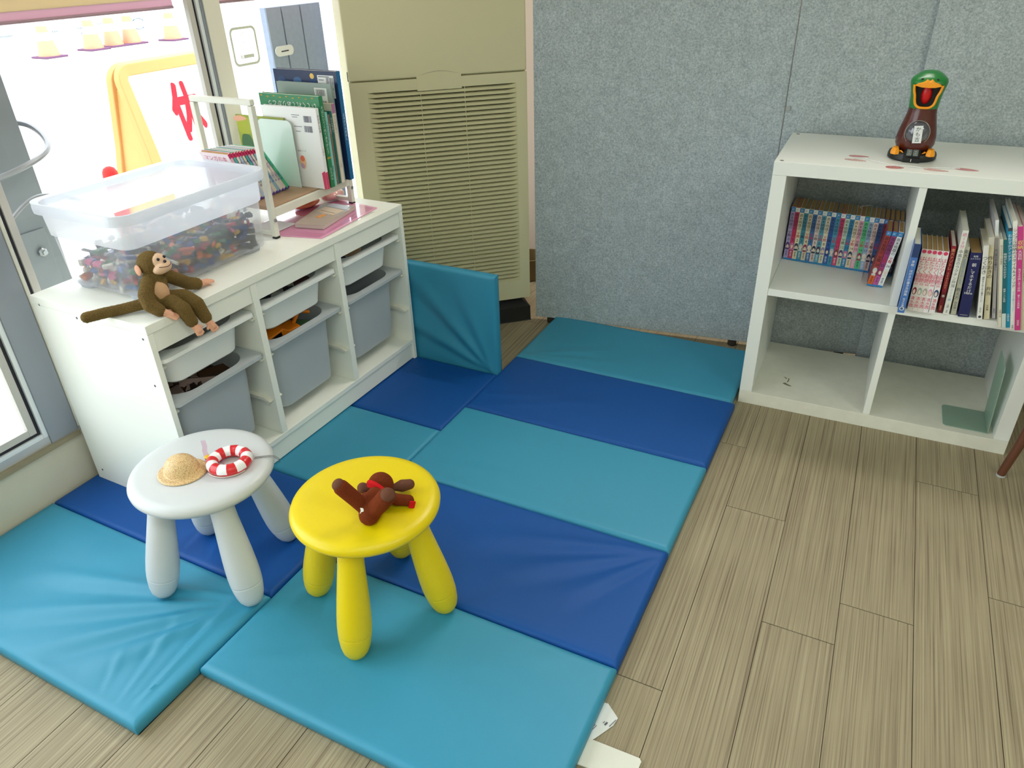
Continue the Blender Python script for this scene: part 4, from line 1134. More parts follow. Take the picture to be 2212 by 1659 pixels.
def front_y(x, z):
    """front surface of the head at x,z"""
    t = [(0.131, 0.0345, 0, 0.035), (0.155, 0.037, -0.003, 0.0365), (0.172, 0.039, -0.005, 0.039), (0.186, 0.040, -0.006, 0.0425), (0.196, 0.040, -0.006, 0.044), (0.209, 0.034, 0, 0.034), (0.219, 0.02, 0.004, 0.018)]
    for k in range(len(t) - 1):
        if t[k][0] <= z <= t[k + 1][0] or k == len(t) - 2:
            f = max(0, min(1, (z - t[k][0]) / (t[k + 1][0] - t[k][0])))
            ry = t[k][1] + f * (t[k + 1][1] - t[k][1]); oy = t[k][2] + f * (t[k + 1][2] - t[k][2]); rx = t[k][3] + f * (t[k + 1][3] - t[k][3])
            break
    c_ = min(1, abs(x) / rx) ** (1 / 0.82)
    return -ry * (max(0, 1 - c_ * c_) ** 0.5) ** 0.82 + oy
MB().tube([(x, front_y(x, z) - 0.002, z) for x, z in smooth_poly(mouth)[25:] + mouth[:1]], 0.0032, 10).build('lower_beak', ORG, dk)
up = []
ub = [(-0.0335, 0.1885), (-0.024, 0.196), (-0.012, 0.2005), (-0.006, 0.2055), (0.0, 0.2025), (0.006, 0.2055), (0.012, 0.2005), (0.024, 0.196), (0.0335, 0.1885), (0.016, 0.1865), (0.0, 0.1862), (-0.016, 0.1865)]
r0 = [(x, front_y(x, min(z, 0.2)) + 0.004, z) for x, z in ub]
r1 = [(x * 0.98, front_y(x, min(z, 0.2)) - 0.003 - 0.010 * max(0, 1 - (x / 0.033) ** 2), (z - 0.1865) * 0.75 + 0.1865) for x, z in ub]
MB().loft([r0, r1]).build('upper_beak', ORG, dk, bevel=0.0012, smooth=60)
MB().sph((0.0, -0.022, 0.165), (0.0125, 0.010, 0.024), nu=24, nv=16, R=Matrix.Rotation(0.15, 3, 'X')).build('tongue', M((200, 20, 24), 0.35, key='tongue_red'), dk)
for s in (-1, 1):
    MB().sph((s * 0.0175, front_y(0.0175, 0.2035) - 0.0015, 0.2035), (0.0035, 0.0025, 0.003)).build('eye', BLACK, dk)
for s in (-1, 1):
    ft = MB()
    poly = [(-0.010, -0.050), (0.0, -0.056), (0.011, -0.048), (0.012, -0.036), (0.004, -0.028), (-0.010, -0.032)]
    ft.loft([[(s * 0.042 + s * x, y, 0.016) for x, y in poly], [(s * 0.042 + s * x * 0.95, y * 0.98, 0.024) for x, y in poly], [(s * 0.042 + s * x * 0.6, y * 0.9, 0.033) for x, y in poly]][::s])
    ft.add([(s * 0.028, -0.044, 0.022), (s * 0.020, -0.050, 0.020), (s * 0.028, -0.040, 0.026), (s * 0.034, -0.040, 0.024)], [(0, 1, 2), (0, 2, 3)])
    ft.build('foot', ORG, dk, bevel=0.001)
# clear belly dome with paper label
MB().sph((0, -0.034, 0.072), (0.029, 0.022, 0.031), nu=32, nv=20).build('belly_window', M((74, 76, 88), 0.06, 0.8, key='glossy_window', var=0.5, vscale=60, coat=1.0), dk)
MB().tube([(0.0295 * math.cos(a), -0.0405, 0.072 + 0.0315 * math.sin(a)) for a in [2 * PI * i / 40 for i in range(40)]], 0.0010, 6, closed=True).build('window_rim', M((150, 140, 130), 0.2), dk)
Fb = frame((0.0015, -0.0585, 0.072), (1, 0, 0.08), (-0.08, 0, 1))
lb = MB().box((-0.0105, -0.022, 0), (0.0105, 0.022, 0.0006), 0, Fb)
lb.vtext('かも吉', 0.0125, Fb @ Matrix.Translation((0, 0.020, 0.0009)), 1, 1.05)
lb.build('name_label', [M((226, 228, 228), 0.6), MBLK], dk, smooth=0)
for s in (-1, 1):
    MB().loft([[(s * (0.044 + 0.012 * math.sin(PI * v)) , -0.012 + 0.03 * u, 0.045 + 0.045 * v) for u in (0, 0.5, 1)] for v in [i / 8 for i in range(9)]], closed=False, cap0=False, cap1=False).build('clear_wing', glass_mat('clear_wing_plastic', (0.92, 0.93, 0.93), 3, 0.1), dk)

# ------------------------------------------------------------------ air conditioner
ac = thing('air_conditioner', 'tall cream floor-standing air conditioner with a louvred grille in the corner', 'air conditioner', (-0.549, 1.4262, 0), math.atan2(0.673, 0.740))
CRM = M((214, 207, 170), 0.5, 0.4, key='cream_enamel', bump=0.12, bscale=900, var=0.02)
W_, D_ = 0.598, 0.33
MB().box((0.0, 0.014, 0.100), (W_, D_, 1.95)).build('casing', CRM, ac, bevel=0.008, seg=3)
MB().box((0, 0, 0.934), (W_, 0.016, 1.30)).build('upper_front_cover', CRM, ac, bevel=0.006, seg=3)
MB().box((0, 0, 1.302), (W_, 0.016, 1.95)).build('outlet_cover', CRM, ac, bevel=0.006, seg=3)
gx0, gx1, gz0, gz1 = 0.055, 0.560, 0.176, 0.897
fr = MB()
fr.box((0, 0, 0.100), (gx0, 0.014, 0.931)).box((gx1, 0, 0.100), (W_, 0.014, 0.931)).box((gx0, 0, 0.100), (gx1, 0.014, gz0)).box((gx0, 0, gz1), (gx1, 0.014, 0.931))
fr.build('grille_frame', CRM, ac, bevel=0.0)
GCR = M((206, 199, 158), 0.55, 0.4, key='grille_cream')
gr = MB(); ns = 46; pit = (gz1 - gz0) / ns
for i in range(ns):
    z = gz0 + i * pit
    def cs(x, k):   # k=1 closed end, 0 open louvre
        top = pit * (0.56 + 0.43 * k)
        return [(x, 0.0006, z), (x, 0.0006, z + top), (x, 0.0120 , z + min(top + 0.003, pit)), (x, 0.0120, z + 0.003 * (1 - k))]
    xs = [(gx0, 1), (gx0 + 0.028, 0.0), (gx1 - 0.028, 0.0), (gx1, 1)]
    gr.loft([cs(x, k) for x, k in xs], 0)
for x in (gx0 + 0.175, gx0 + 0.325):
    gr.box((x - 0.0009, 0.0002, gz0), (x + 0.0009, 0.010, gz1), 0)
gr.box((gx0, 0.0125, gz0), (gx1, 0.0138, gz1), 1)  # dark backing sheet: shade of the louvre gaps put into its colour
gr.build('louvre_grille', [GCR, M((34, 29, 24), 0.9, key='grille_gap_shade')], ac, smooth=20)
MB().box((gx0 + 0.165, -0.0008, gz1 - 0.004), (gx0 + 0.315, 0.0005, gz1 + 0.043)).build('tape', M((214, 207, 170), 0.35, 0.5, key='clear_tape_on_cream'), ac)
pts = [(gx0 + 0.162 + 0.156 * i / 16, -0.0006, gz1 + 0.040 + 0.013 * math.sin(PI * i / 16)) for i in range(17)]
MB().loft([[(x, y, z) for x, y, z in (pts[i], (pts[i][0], -0.0006, pts[i][2] + 0.0018 * math.sin(PI * i / 16)))] for i in range(17)], closed=False, cap0=False, cap1=False).build('dust_smudge', M((172, 166, 138), 0.9, key='dust_smudge', var=0.3, vscale=150), ac, smooth=0)
MB().box((-0.0015, 0.004, 0.936), (0.004, 0.0145, 0.964)).build('side_latch', M((90, 80, 64), 0.6, key='latch'), ac)
bs = MB()
bs.loft([[(x, y, z) for x, y in ((0.0 + i_, 0.0 + i_), (W_ - i_, 0.0 + i_), (W_ - i_, D_ - i_), (i_, D_ - i_))] for i_, z in ((-0.004, 0.0), (-0.001, 0.003), (0.0, 0.060), (0.026, 0.082), (0.020, 0.0995))])
bs.build('base', M((20, 19, 18), 0.7, key='black_base'), ac, smooth=20)

# thin brown cord beside the air conditioner
tag(MB().tube([(-0.105, 1.93, 2.0), (-0.112, 1.93, 1.25), (-0.096, 1.93, 1.14), (-0.093, 1.93, 1.07), (-0.095, 1.93, 0.92), (-0.092, 1.93, 0.80), (-0.083, 1.93, 0.68), (-0.078, 1.93, 0.50)], 0.0024, 8).build('hanging_cord', M((70, 58, 40), 0.5, key='brown_cord')), 'thin brown cord hanging between the air conditioner and the felt partition', 'cord')
pt = thing('plant_pot', 'brown pot on the floor seen through the gap beside the air conditioner', 'pot', (-0.30, 2.23, 0))
MB().lathe([(0.05, 0), (0.062, 0.004), (0.075, 0.10), (0.078, 0.105), (0.072, 0.105), (0.060, 0.02)], 32, cap1=False).build('pot', M((124, 104, 68), 0.5, key='pot_brown', var=0.3, vscale=12), pt)

# ------------------------------------------------------------------ felt partitions
def felt():
    m = M((150, 154, 152), 0.95, 0.1, key='felt_base')
    m = bpy.data.materials.new('grey_felt'); m.use_nodes = True
    nt = m.node_tree; L = nt.links; b = nt.nodes['Principled BSDF']
    b.inputs['Roughness'].default_value = 0.95; b.inputs['Specular IOR Level'].default_value = 0.1; b.inputs['Sheen Weight'].default_value = 0.15
    tc = nt.nodes.new('ShaderNodeTexCoord')
    n1 = nt.nodes.new('ShaderNodeTexNoise'); n1.inputs['Scale'].default_value = 175; n1.inputs['Detail'].default_value = 5; n1.inputs['Roughness'].default_value = 0.7; n1.inputs['Distortion'].default_value = 0.35
    n2 = nt.nodes.new('ShaderNodeTexNoise'); n2.inputs['Scale'].default_value = 28; n2.inputs['Detail'].default_value = 3
    L.new(tc.outputs['Object'], n1.inputs[0]); L.new(tc.outputs['Object'], n2.inputs[0])
    r = nt.nodes.new('ShaderNodeValToRGB')
    r.color_ramp.elements[0].position = 0.34; r.color_ramp.elements[0].color = lin((146, 156, 160)) + (1,)
    r.color_ramp.elements[1].position = 0.66; r.color_ramp.elements[1].color = lin((198, 207, 209)) + (1,)
    L.new(n1.outputs['Fac'], r.inputs[0])
    r2 = nt.nodes.new('ShaderNodeValToRGB')
    r2.color_ramp.elements[0].position = 0.3; r2.color_ramp.elements[0].color = (0.86, 0.86, 0.86, 1)
    r2.color_ramp.elements[1].position = 0.7; r2.color_ramp.elements[1].color = (1, 1, 1, 1)
    L.new(n2.outputs['Fac'], r2.inputs[0])
    mx = nt.nodes.new('ShaderNodeMix'); mx.data_type = 'RGBA'; mx.blend_type = 'MULTIPLY'; mx.inputs[0].default_value = 1
    L.new(r.outputs[0], mx.inputs[6]); L.new(r2.outputs[0], mx.inputs[7]); L.new(mx.outputs[2], b.inputs['Base Color'])
    bp = nt.nodes.new('ShaderNodeBump'); bp.inputs['Strength'].default_value = 0.22; bp.inputs['Distance'].default_value = 0.002
    L.new(n1.outputs['Fac'], bp.inputs['Height']); L.new(bp.outputs[0], b.inputs['Normal'])
    return m
FELT = felt()
def partition(label, segs, z0):
    (ax, ay), _ = segs[0]
    t = thing('felt_partition', label, 'partition', (ax, ay, 0))
    for (p, q) in segs:
        dx, dy = q[0] - p[0], q[1] - p[1]; L_ = math.hypot(dx, dy); a = math.atan2(dy, dx)
        T = TR(p[0] - ax, p[1] - ay, 0, 0, 0, a)
        MB().box((0.0008, 0, z0), (L_ - 0.0008, 0.03, 1.8), 0, T).build('panel', FELT, t, bevel=0.0025, seg=2)
        for u in (0.06, L_ - 0.06):
            MB().lathe([(0.014, 0.0), (0.016, 0.003), (0.016, z0 - 0.002)], 16, 0, T @ Matrix.Translation((u, 0.015, 0))).build('foot', M((60, 54, 46), 0.6, key='partition_foot'), t)
    return t
p1 = partition('grey felt partition behind the play mat and the left half of the bookcase', [((-0.078, 1.8185), (0.735, 1.925)), ((0.735, 1.9255), (1.098, 1.985))], 0.024)
partition('grey felt partition behind the right half of the bookcase and the duck toy', [((1.092, 1.962), (1.95, 1.985))], 0.008)
for z, dx in ((0.842, 0.008), (0.826, -0.018)):
    MB().box((0.813 + dx - 0.005, 0.1052, z - 0.006), (0.813 + dx + 0.007, 0.1085, z + 0.007)).build('hinge_clip', M((160, 162, 160), 0.5, key='clip_grey'), p1, bevel=0.0008)

# ------------------------------------------------------------------ things on the cabinet
rk = thing('book_rack', 'small white metal frame book rack with wooden tray on the low cabinet', 'book rack', (-0.466, 0.906, ZT), 0)
RW = M((226, 226, 214), 0.4, key='rack_white_metal')
RL, RDp, RH = 0.372, 0.224, 0.363
tray_z = 0.088
def bar(a, b, w, nm, mat=RW, d=None):
    d = d or w
    return MB().box(a, b).build(nm, mat, rk, bevel=0.0015)
for y in (0.0, RL - 0.016):
    for x in (-0.016, -RDp):
        MB().box((x, y, 0.006), (x + 0.016, y + 0.016, RH - 0.0005)).build('post', RW, rk, bevel=0.0018)
        MB().box((x, y, 0.0), (x + 0.016, y + 0.016, 0.0055)).build('foot_cap', BLACK, rk, bevel=0.001)
    MB().box((-RDp, y, RH), (0, y + 0.016, RH + 0.016)).build('top_rail', RW, rk, bevel=0.003)
    MB().box((-RDp + 0.0165, y, 0.010), (-0.0165, y + 0.016, 0.022)).build('foot_rail', RW, rk, bevel=0.0018)
for x in (-0.012, -RDp):
    MB().box((x, 0.0165, tray_z - 0.026), (x + 0.012, RL - 0.0165, tray_z - 0.004)).build('tray_rail', RW, rk, bevel=0.0012)
MB().box((-RDp + 0.0125, 0.0165, tray_z - 0.012), (-0.0125, RL - 0.0165, tray_z)).build('tray', M((176, 142, 112), 0.5, key='tray_wood', var=0.08, vscale=30), rk, bevel=0.001)
for y in (0.0, RL - 0.016):
    MB().lathe([(0.0055, 0), (0.0045, 0.003), (0.001, 0.0034)], 12, T=TR(0.0003, y + 0.008, tray_z - 0.035, 0, PI / 2, 0)).build('bolt', STEEL, rk)
RZ = ZT + tray_z + 0.0004
R90 = Matrix.Rotation(PI / 2, 4, 'Z')
def rbook(label, x, y, w, d, h, rgb, items, mats, pages=PAPERW, tilt=0, group='picture books in the white rack', side=None, nm='picture_book', yaw=0.0):
    pr0 = vprint(items, w)
    def pr(mb, T):
        pr0(mb, T)
        if side: side(mb, frame((-0.00015, d, 0), (0, -1, 0), (0, 0, 1)), d, h)
    return book(nm, label, Matrix.Translation((x, y, RZ)) @ Matrix.Rotation(PI / 2 + yaw, 4, 'Z') @ Matrix.Rotation(math.radians(tilt), 4, 'Y'), w, d, h, [M(rgb, 0.35)] + mats, pr, pages, group)
def barcode(mb, T, x, z, w, h, mi, seed=0):
    q = random.Random(seed); u = 0
    while u < w:
        s_ = q.choice([0.0006, 0.0010, 0.0015])
        mb.box((x + u, z, 0.0004), (x + u + s_, z + h, 0.0005), mi, T); u += s_ + q.choice([0.0006, 0.0009, 0.0013])
def side_white(mb, T, d, h):
    # seen face: x runs from the fore-edge (left) to the spine (right)
    barcode(mb, T, d - 0.050, h - 0.040, 0.028, 0.018, 2, 1); barcode(mb, T, d - 0.052, h - 0.068, 0.030, 0.018, 2, 2)
    for k, (x, z, w_) in enumerate(((d - 0.094, h - 0.022, 0.030), (d - 0.092, h - 0.028, 0.020), (d - 0.090, h - 0.054, 0.030), (d - 0.086, h - 0.068, 0.018))):
        mb.box((x, z, 0.0003), (x + w_, z + 0.0016, 0.0004), 2, T)
    mb.text('絵本ブック', 0.0062, T @ Matrix.Translation((d - 0.075, h - 0.126, 0.0004)), 2)
    T2 = T @ Matrix.Translation((d - 0.078, h - 0.158, 0.0003))
    mb.sph((0, 0, 0), (0.012, 0.020, 0.0003), 3, T2, 16, 8); mb.sph((0.001, 0.012, 0.0005), (0.008, 0.009, 0.0003), 4, T2, 16, 8); mb.sph((-0.002, -0.010, 0.0005), (0.007, 0.008, 0.0003), 5, T2, 16, 8)
    mb.add([(d, 0.0, 0.0004), (d, 0.055, 0.0004), (d - 0.012, 0.048, 0.0004), (d - 0.010, 0.0, 0.0004)], [(0, 1, 2, 3)], 1, T)
rbook('white picture book with barcodes and a small round bear, beside the white bookend', -0.440, 1.124, 0.012, 0.205, 0.232, (240, 240, 240),
      [('b', 0, 0.05, 1), ('b', 0.05, 0.16, 0), ('v', 'おはなしの本', 0.0085, 0.215, 6), ('v', 'えほん', 0.007, 0.120, 6)], [M((214, 70, 110), 0.4), M((110, 110, 130), 0.6), M((240, 190, 150), 0.6), M((232, 120, 90), 0.6), M((200, 160, 190), 0.6), M((90, 60, 70), 0.6)], side=side_white)
rbook('dark red thin picture book between the white and the green one', -0.446, 1.1375, 0.005, 0.20, 0.215, (130, 30, 50), [('v', 'ともだち', 0.0045, 0.19, 1)], [MWHT])
def side_green(mb, T, d, h):
    T2 = T @ Matrix.Translation((d / 2 + 0.01, h - 0.020, 0.0005)) @ Matrix.Rotation(PI, 4, 'Z')
    mb.text('いてくれてありがとう', 0.0185, T2, 1)
    mb.box((0, 0, 0.0002), (d, 0.12, 0.0003), 3, T)
    for k in range(9):
        mb.sph((0.01 + k * 0.024, h - 0.006 - 0.003 * (k % 2), 0.0003), (0.004, 0.002, 0.0002), 2, T, 10, 6)
rbook('green picture book with upside-down white lettering on its cover', -0.440, 1.1435, 0.017, 0.225, 0.262, (44, 128, 84),
      [('v', 'そばにいてくれてありがとう', 0.0105, 0.235, 1), ('b', 0.085, 0.09, 2), ('v', 'えとぶん', 0.0095, 0.060, 1)], [MWHT, M((190, 150, 50), 0.6), M((60, 110, 60), 0.5)], side=side_green)
def side_grey(mb, T, d, h):
    mb.box((d - 0.062, h - 0.068, 0.0002), (d - 0.016, h - 0.012, 0.0004), 2, T)
    barcode(mb, T, d - 0.057, h - 0.034, 0.034, 0.018, 1, 4); barcode(mb, T, d - 0.050, h - 0.062, 0.030, 0.014, 1, 5)
rbook('pale teal picture book right of the green one', -0.446, 1.162, 0.016, 0.20, 0.214, (140, 196, 190), [('v', 'うみのぼうけん', 0.0085, 0.19, 1), ('v', '福音館', 0.0065, 0.06, 1)], [M((50, 110, 130), 0.6)])
rbook('brown thin picture book, third spine right of the green one', -0.446, 1.1795, 0.008, 0.195, 0.205, (120, 104, 84), [('v', 'もりのおと', 0.006, 0.18, 1)], [MWHT])
rbook('dark green picture book between the brown and the cream spines', -0.446, 1.189, 0.009, 0.195, 0.212, (20, 96, 92), [('v', 'ちいさなはこ', 0.007, 0.195, 1)], [MWHT])
rbook('cream picture book with a pinkish top, right of the dark green spine', -0.444, 1.1995, 0.014, 0.205, 0.232, (222, 212, 196), [('b', 0.205, 0.232, 2), ('v', 'ぞうのたまご', 0.0085, 0.20, 1), ('v', 'こぐま社', 0.006, 0.07, 1)], [M((110, 80, 90), 0.6), M((170, 110, 150), 0.5)], M((216, 196, 184), 0.9))
rbook('grey-green tall picture book with a barcode label at its corner', -0.450, 1.2150, 0.010, 0.205, 0.284, (150, 164, 158), [('v', 'くものうえ', 0.007, 0.26, 1)], [M((40, 46, 60), 0.6), MWHT], side=side_grey)
rbook('beige picture book between the grey-green and the dark blue ones', -0.470, 1.2265, 0.009, 0.19, 0.275, (206, 190, 150), [('v', 'いろ', 0.007, 0.25, 1)], [M((120, 90, 40), 0.6)])
def side_night(mb, T, d, h):
    mb.box((d - 0.072, h - 0.075, 0.0002), (d - 0.012, h - 0.012, 0.0004), 2, T)
    barcode(mb, T, d - 0.040, h - 0.036, 0.026, 0.018, 4, 7)
    for x, z, w_ in ((d - 0.068, h - 0.017, 0.04), (d - 0.068, h - 0.026, 0.02), (d - 0.066, h - 0.048, 0.020), (d - 0.040, h - 0.050, 0.024)):
        mb.box((x, z, 0.0004), (x + w_, z + 0.002, 0.0005), 4, T)
    mb.sph((d - 0.092, h - 0.016, 0.0004), (0.008, 0.008, 0.0004), 3, T, 16, 8)
    for k in range(7):
        mb.sph((0.03 + k * 0.020, h - 0.030 - 0.012 * (k % 3), 0.0003), (0.016, 0.010, 0.0002), 5 if k % 2 else 6, T, 12, 6)
rbook('tall dark blue night-sky picture book with a yellow moon and a white barcode label', -0.440, 1.2365, 0.018, 0.240, 0.316, (22, 44, 84),
      [('b', 0.0, 0.316, 1), ('v', 'よるのそらのほし', 0.010, 0.20, 2)], [M((24, 104, 156), 0.4), M((234, 236, 238), 0.5), M((240, 200, 110), 0.5), M((60, 64, 80), 0.6), M((60, 100, 150), 0.5), M((20, 60, 110), 0.5)], side=side_night)
# rack: the blue book ends 1 cm before the far posts
# comics leaning in the near half of the rack
seq = ['18', '17', '16', '15', '14', '13', '12', '11', '10', '9', '8', '7']
rc = [('pink', (226, 180, 196)), ('teal', (90, 176, 170)), ('white', (226, 220, 210)), ('pale blue', (180, 196, 216)), ('cream', (226, 214, 190)), ('teal', (80, 170, 170)), ('lilac', (200, 190, 210)), ('cream', (226, 216, 200)), ('pale blue', (150, 190, 210)), ('white', (232, 228, 220)), ('pinkish', (232, 214, 208)), ('green', (70, 186, 140))]
for i, (n, (cn, rgb)) in enumerate(zip(seq, rc)):
    w = 0.0112
    pos = 0.936 + 0.0130 * i
    tlt = -22 - 10 * i / 11
    first = i == 0
    def side_first(mb, T, d, h):
        mb.box((0, h - 0.030, 0.0002), (d, h - 0.0, 0.0003), 3, T)
        mb.text('マンガの本', 0.017, T @ Matrix.Translation((d / 2, h - 0.022, 0.0005)), 4)
    rbook('%s comic %s leaning in the white rack between %s and %s' % (cn, n, rc[i - 1][0] if i else 'the near posts', rc[i + 1][0] if i < 11 else 'the bookend'), -0.556, pos, w, 0.108, 0.160, rgb,
          [('t', n, 0.0095, 0.122, 1), ('b', 0.146, 0.16, 4), ('v', 'まんが', 0.007, 0.110, 2), ('v', '上巻下巻', 0.0085, 0.072, 2), ('b', 0, 0.006, 1)],
          [M((90, 60, 150), 0.5), M((60, 70, 160), 0.5), M((238, 222, 226), 0.5), M((200, 40, 90), 0.5)], PAPER, tlt, 'comics leaning in the white rack', side_first if first else None, 'comic_book')
wb = thing('bookend', 'white metal bookend standing in the middle of the white rack', 'bookend', (-0.530, 1.1135, RZ), 0)
Fw = frame((-0.13, 0, 0), (1, 0, 0), (0, 0, 1))
MB().prism(rpoly(0.13, 0.195, 0.018, (1, 1, 0, 0)), 0, 0.0016, 0, Fw).build('upright_plate', M((212, 226, 220), 0.16, 0.6, key='glossy_white_metal'), wb)
MB().box((-0.13, 0.0018, 0.0), (-0.02, 0.0026, 0.0010)).build('foot_plate', M((226, 232, 226), 0.3), wb)
def side_yg(mb, T, d, h):
    for x, z, a, b, k in ((0.03, h - 0.03, 0.03, 0.03, 1), (0.03, h - 0.09, 0.024, 0.04, 2), (0.05, h - 0.13, 0.02, 0.03, 3), (0.025, h - 0.15, 0.012, 0.03, 1), (0.02, h - 0.012, 0.03, 0.01, 4)):
        mb.sph((x, z, 0.0004), (a, b, 0.0003), k, T, 16, 8)
rbook('yellow-green picture book with dark green animal shape behind the white bookend', -0.560, 1.1165, 0.005, 0.19, 0.200, (150, 160, 60), [], [M((166, 172, 50), 0.5), M((60, 100, 60), 0.5), M((230, 220, 60), 0.5), M((230, 170, 140), 0.5)], side=side_yg)

# pink folder, notebook and a plastic bag in front of / under the rack
def slab(pts, z0, z1, mat, nm, parent=None, bevel=0.0006):
    return MB().prism(pts, z0, z1).build(nm, mat, parent, bevel=bevel)
pf = thing('clear_file', 'glossy pink clear file lying on the cabinet under the notebook', 'file folder', (-0.46, 1.08, ZT + 0.0003), 0)
pp = [(-0.475, 0.930), (-0.346, 0.958), (-0.366, 1.258), (-0.530, 1.285), (-0.600, 1.150), (-0.610, 0.960)]
pp = [(x + 0.46, y - 1.08) for x, y in pp]
PINK = M((246, 172, 210), 0.15, 0.6, key='pink_plastic', coat=0.3, bump=0.6, bscale=7)
slab(pp, 0.0, 0.0022, PINK, 'sleeve', pf)
slab([(x * 0.97 - 0.004, y * 0.97 - 0.004) for x, y in pp], 0.0023, 0.0029, glass_mat('clear_cover', (0.98, 0.94, 0.97), 1.2, 0.05), 'cover_film', pf)
cf = MB().prism([(-0.347, 0.955), (-0.3435, 0.968), (-0.352, 1.225), (-0.366, 1.215), (-0.352, 0.99)], ZT + 0.0002, ZT + 0.0006).build('plastic_sheet', glass_mat('clear_sheet', (0.95, 0.95, 0.94), 1.5, 0.06))
tag(cf, 'clear plastic sheet sticking out from under the pink file', 'plastic sheet')
nb = thing('notebook', 'beige wrapped notebook with an orange printed patch, lying on the pink file', 'notebook', (-0.455, 1.105, ZT + 0.0034), 0.0)
np_ = [(-0.479, 1.001), (-0.386, 1.019), (-0.417, 1.211), (-0.530, 1.202)]
np_ = [(x + 0.455, y - 1.105) for x, y in np_]
slab(np_, 0.0, 0.011, M((206, 196, 184), 0.6, key='notebook_pages'), 'page_block', nb)
slab([(x * 1.01, y * 1.01) for x, y in np_], 0.0112, 0.0122, M((196, 184, 172), 0.15, 0.6, key='notebook_cover', coat=0.5), 'cover', nb)
Fn = frame((-0.012, 0.025, 0.0124), (0.12, 1, 0), (-1, 0.12, 0))
pn = MB().box((-0.015, -0.048, 0), (0.035, 0.035, 0.0003), 0, Fn)
pn.box((-0.055, -0.030, 0), (-0.024, -0.012, 0.0004), 1, Fn)
pn.box((-0.001, -0.040, 0.0003), (0.001, 0.02, 0.0006), 2, Fn)
pn.box((0.042, -0.045, 0), (0.072, 0.040, 0.0003), 3, Fn)
pn.build('label', [M((226, 206, 182), 0.5), M((232, 160, 90), 0.5), M((90, 80, 80), 0.6), M((190, 196, 206), 0.3)], nb, smooth=0)
bg_ = thing('plastic_bag', 'clear plastic bag of orange-pink sweets under the front of the rack', 'bag', (-0.565, 1.235, ZT + 0.003), 0)
SAL = M((238, 130, 100), 0.25, 0.5, key='salmon_wrapper', coat=0.4); SALP = M((240, 180, 176), 0.25, 0.5, key='pink_wrapper', coat=0.4)
fused(MB().sph((-0.012, -0.055, 0.012), (0.024, 0.050, 0.012)).sph((-0.02, -0.085, 0.010), (0.02, 0.02, 0.009)), 'wrapped_sweet', SAL, bg_, 0.003)
fused(MB().sph((0.010, 0.045, 0.016), (0.028, 0.045, 0.015)).sph((0.004, 0.02, 0.012), (0.024, 0.02, 0.011)), 'wrapped_sweet', SALP, bg_, 0.003)
fl = MB().sph((0.010, 0.050, 0.020), (0.040, 0.060, 0.022), nu=28, nv=14)
fl.build('bag_film', glass_mat('bag_film', (0.97, 0.96, 0.97), 1.6, 0.12), bg_)
tag(MB().box((-0.60, 0.945, ZT + 0.0003), (-0.50, 1.03, ZT + 0.0008)).build('paper_sheet', M((236, 238, 238), 0.6, key='white_paper')), 'white paper sheet under the near end of the book rack', 'paper')
bpy.data.objects['paper_sheet'].location.z = 0.0035

# ------------------------------------------------------------------ plush monkey
def caps(mb, pts, rs, mi=0, step=0.004):
    """spheres strung along a polyline, radii interpolated"""
    for k in range(len(pts) - 1):
        a, b = Vector(pts[k]), Vector(pts[k + 1]); n = max(2, int((b - a).length / step))
        for i in range(n + 1):
            f = i / n
            r = rs[k] + (rs[k + 1] - rs[k]) * f
            mb.sph(a.lerp(b, f), r, mi, nu=12, nv=8)
def plush_mat(name, c1, c2, strength=0.8, scale=420):
    m = bpy.data.materials.new(name); m.use_nodes = True
    nt = m.node_tree; L = nt.links; b = nt.nodes['Principled BSDF']
    b.inputs['Roughness'].default_value = 0.9; b.inputs['Specular IOR Level'].default_value = 0.15; b.inputs['Sheen Weight'].default_value = 0.5; b.inputs['Sheen Roughness'].default_value = 0.5
    b.inputs['Sheen Tint'].default_value = lin(c2) + (1,)
    tc = nt.nodes.new('ShaderNodeTexCoord'); n = nt.nodes.new('ShaderNodeTexNoise'); n.inputs['Scale'].default_value = scale; n.inputs['Detail'].default_value = 4
    L.new(tc.outputs['Object'], n.inputs[0])
    r = nt.nodes.new('ShaderNodeValToRGB'); r.color_ramp.elements[0].position = 0.35; r.color_ramp.elements[1].position = 0.7
    r.color_ramp.elements[0].color = lin(c1) + (1,); r.color_ramp.elements[1].color = lin(c2) + (1,)
    L.new(n.outputs['Fac'], r.inputs[0]); L.new(r.outputs[0], b.inputs['Base Color'])
    bp = nt.nodes.new('ShaderNodeBump'); bp.inputs['Strength'].default_value = strength; bp.inputs['Distance'].default_value = 0.002
    L.new(n.outputs['Fac'], bp.inputs['Height']); L.new(bp.outputs[0], b.inputs['Normal'])
    return m
MO = Vector((-0.39, 0.43, ZT))
mk = thing('plush_monkey', 'brown plush monkey with a smiling tan face sitting on the cabinet edge', 'plush toy', MO, 0)
def w2l(pts): return [Vector(p) - MO for p in pts]
FUR = plush_mat('brown_plush', (84, 66, 34), (138, 114, 68), 0.7, 950); SKIN = M((226, 170, 142), 0.8, 0.2, key='tan_felt', bump=0.3, bscale=600); FACE = M((232, 196, 166), 0.8, 0.2, key='face_felt', bump=0.3, bscale=600)
m = MB()
caps(m, w2l([(-0.392, 0.418, 0.622), (-0.392, 0.428, 0.640), (-0.396, 0.437, 0.660), (-0.398, 0.441, 0.672)]), [0.030, 0.031, 0.026, 0.018])
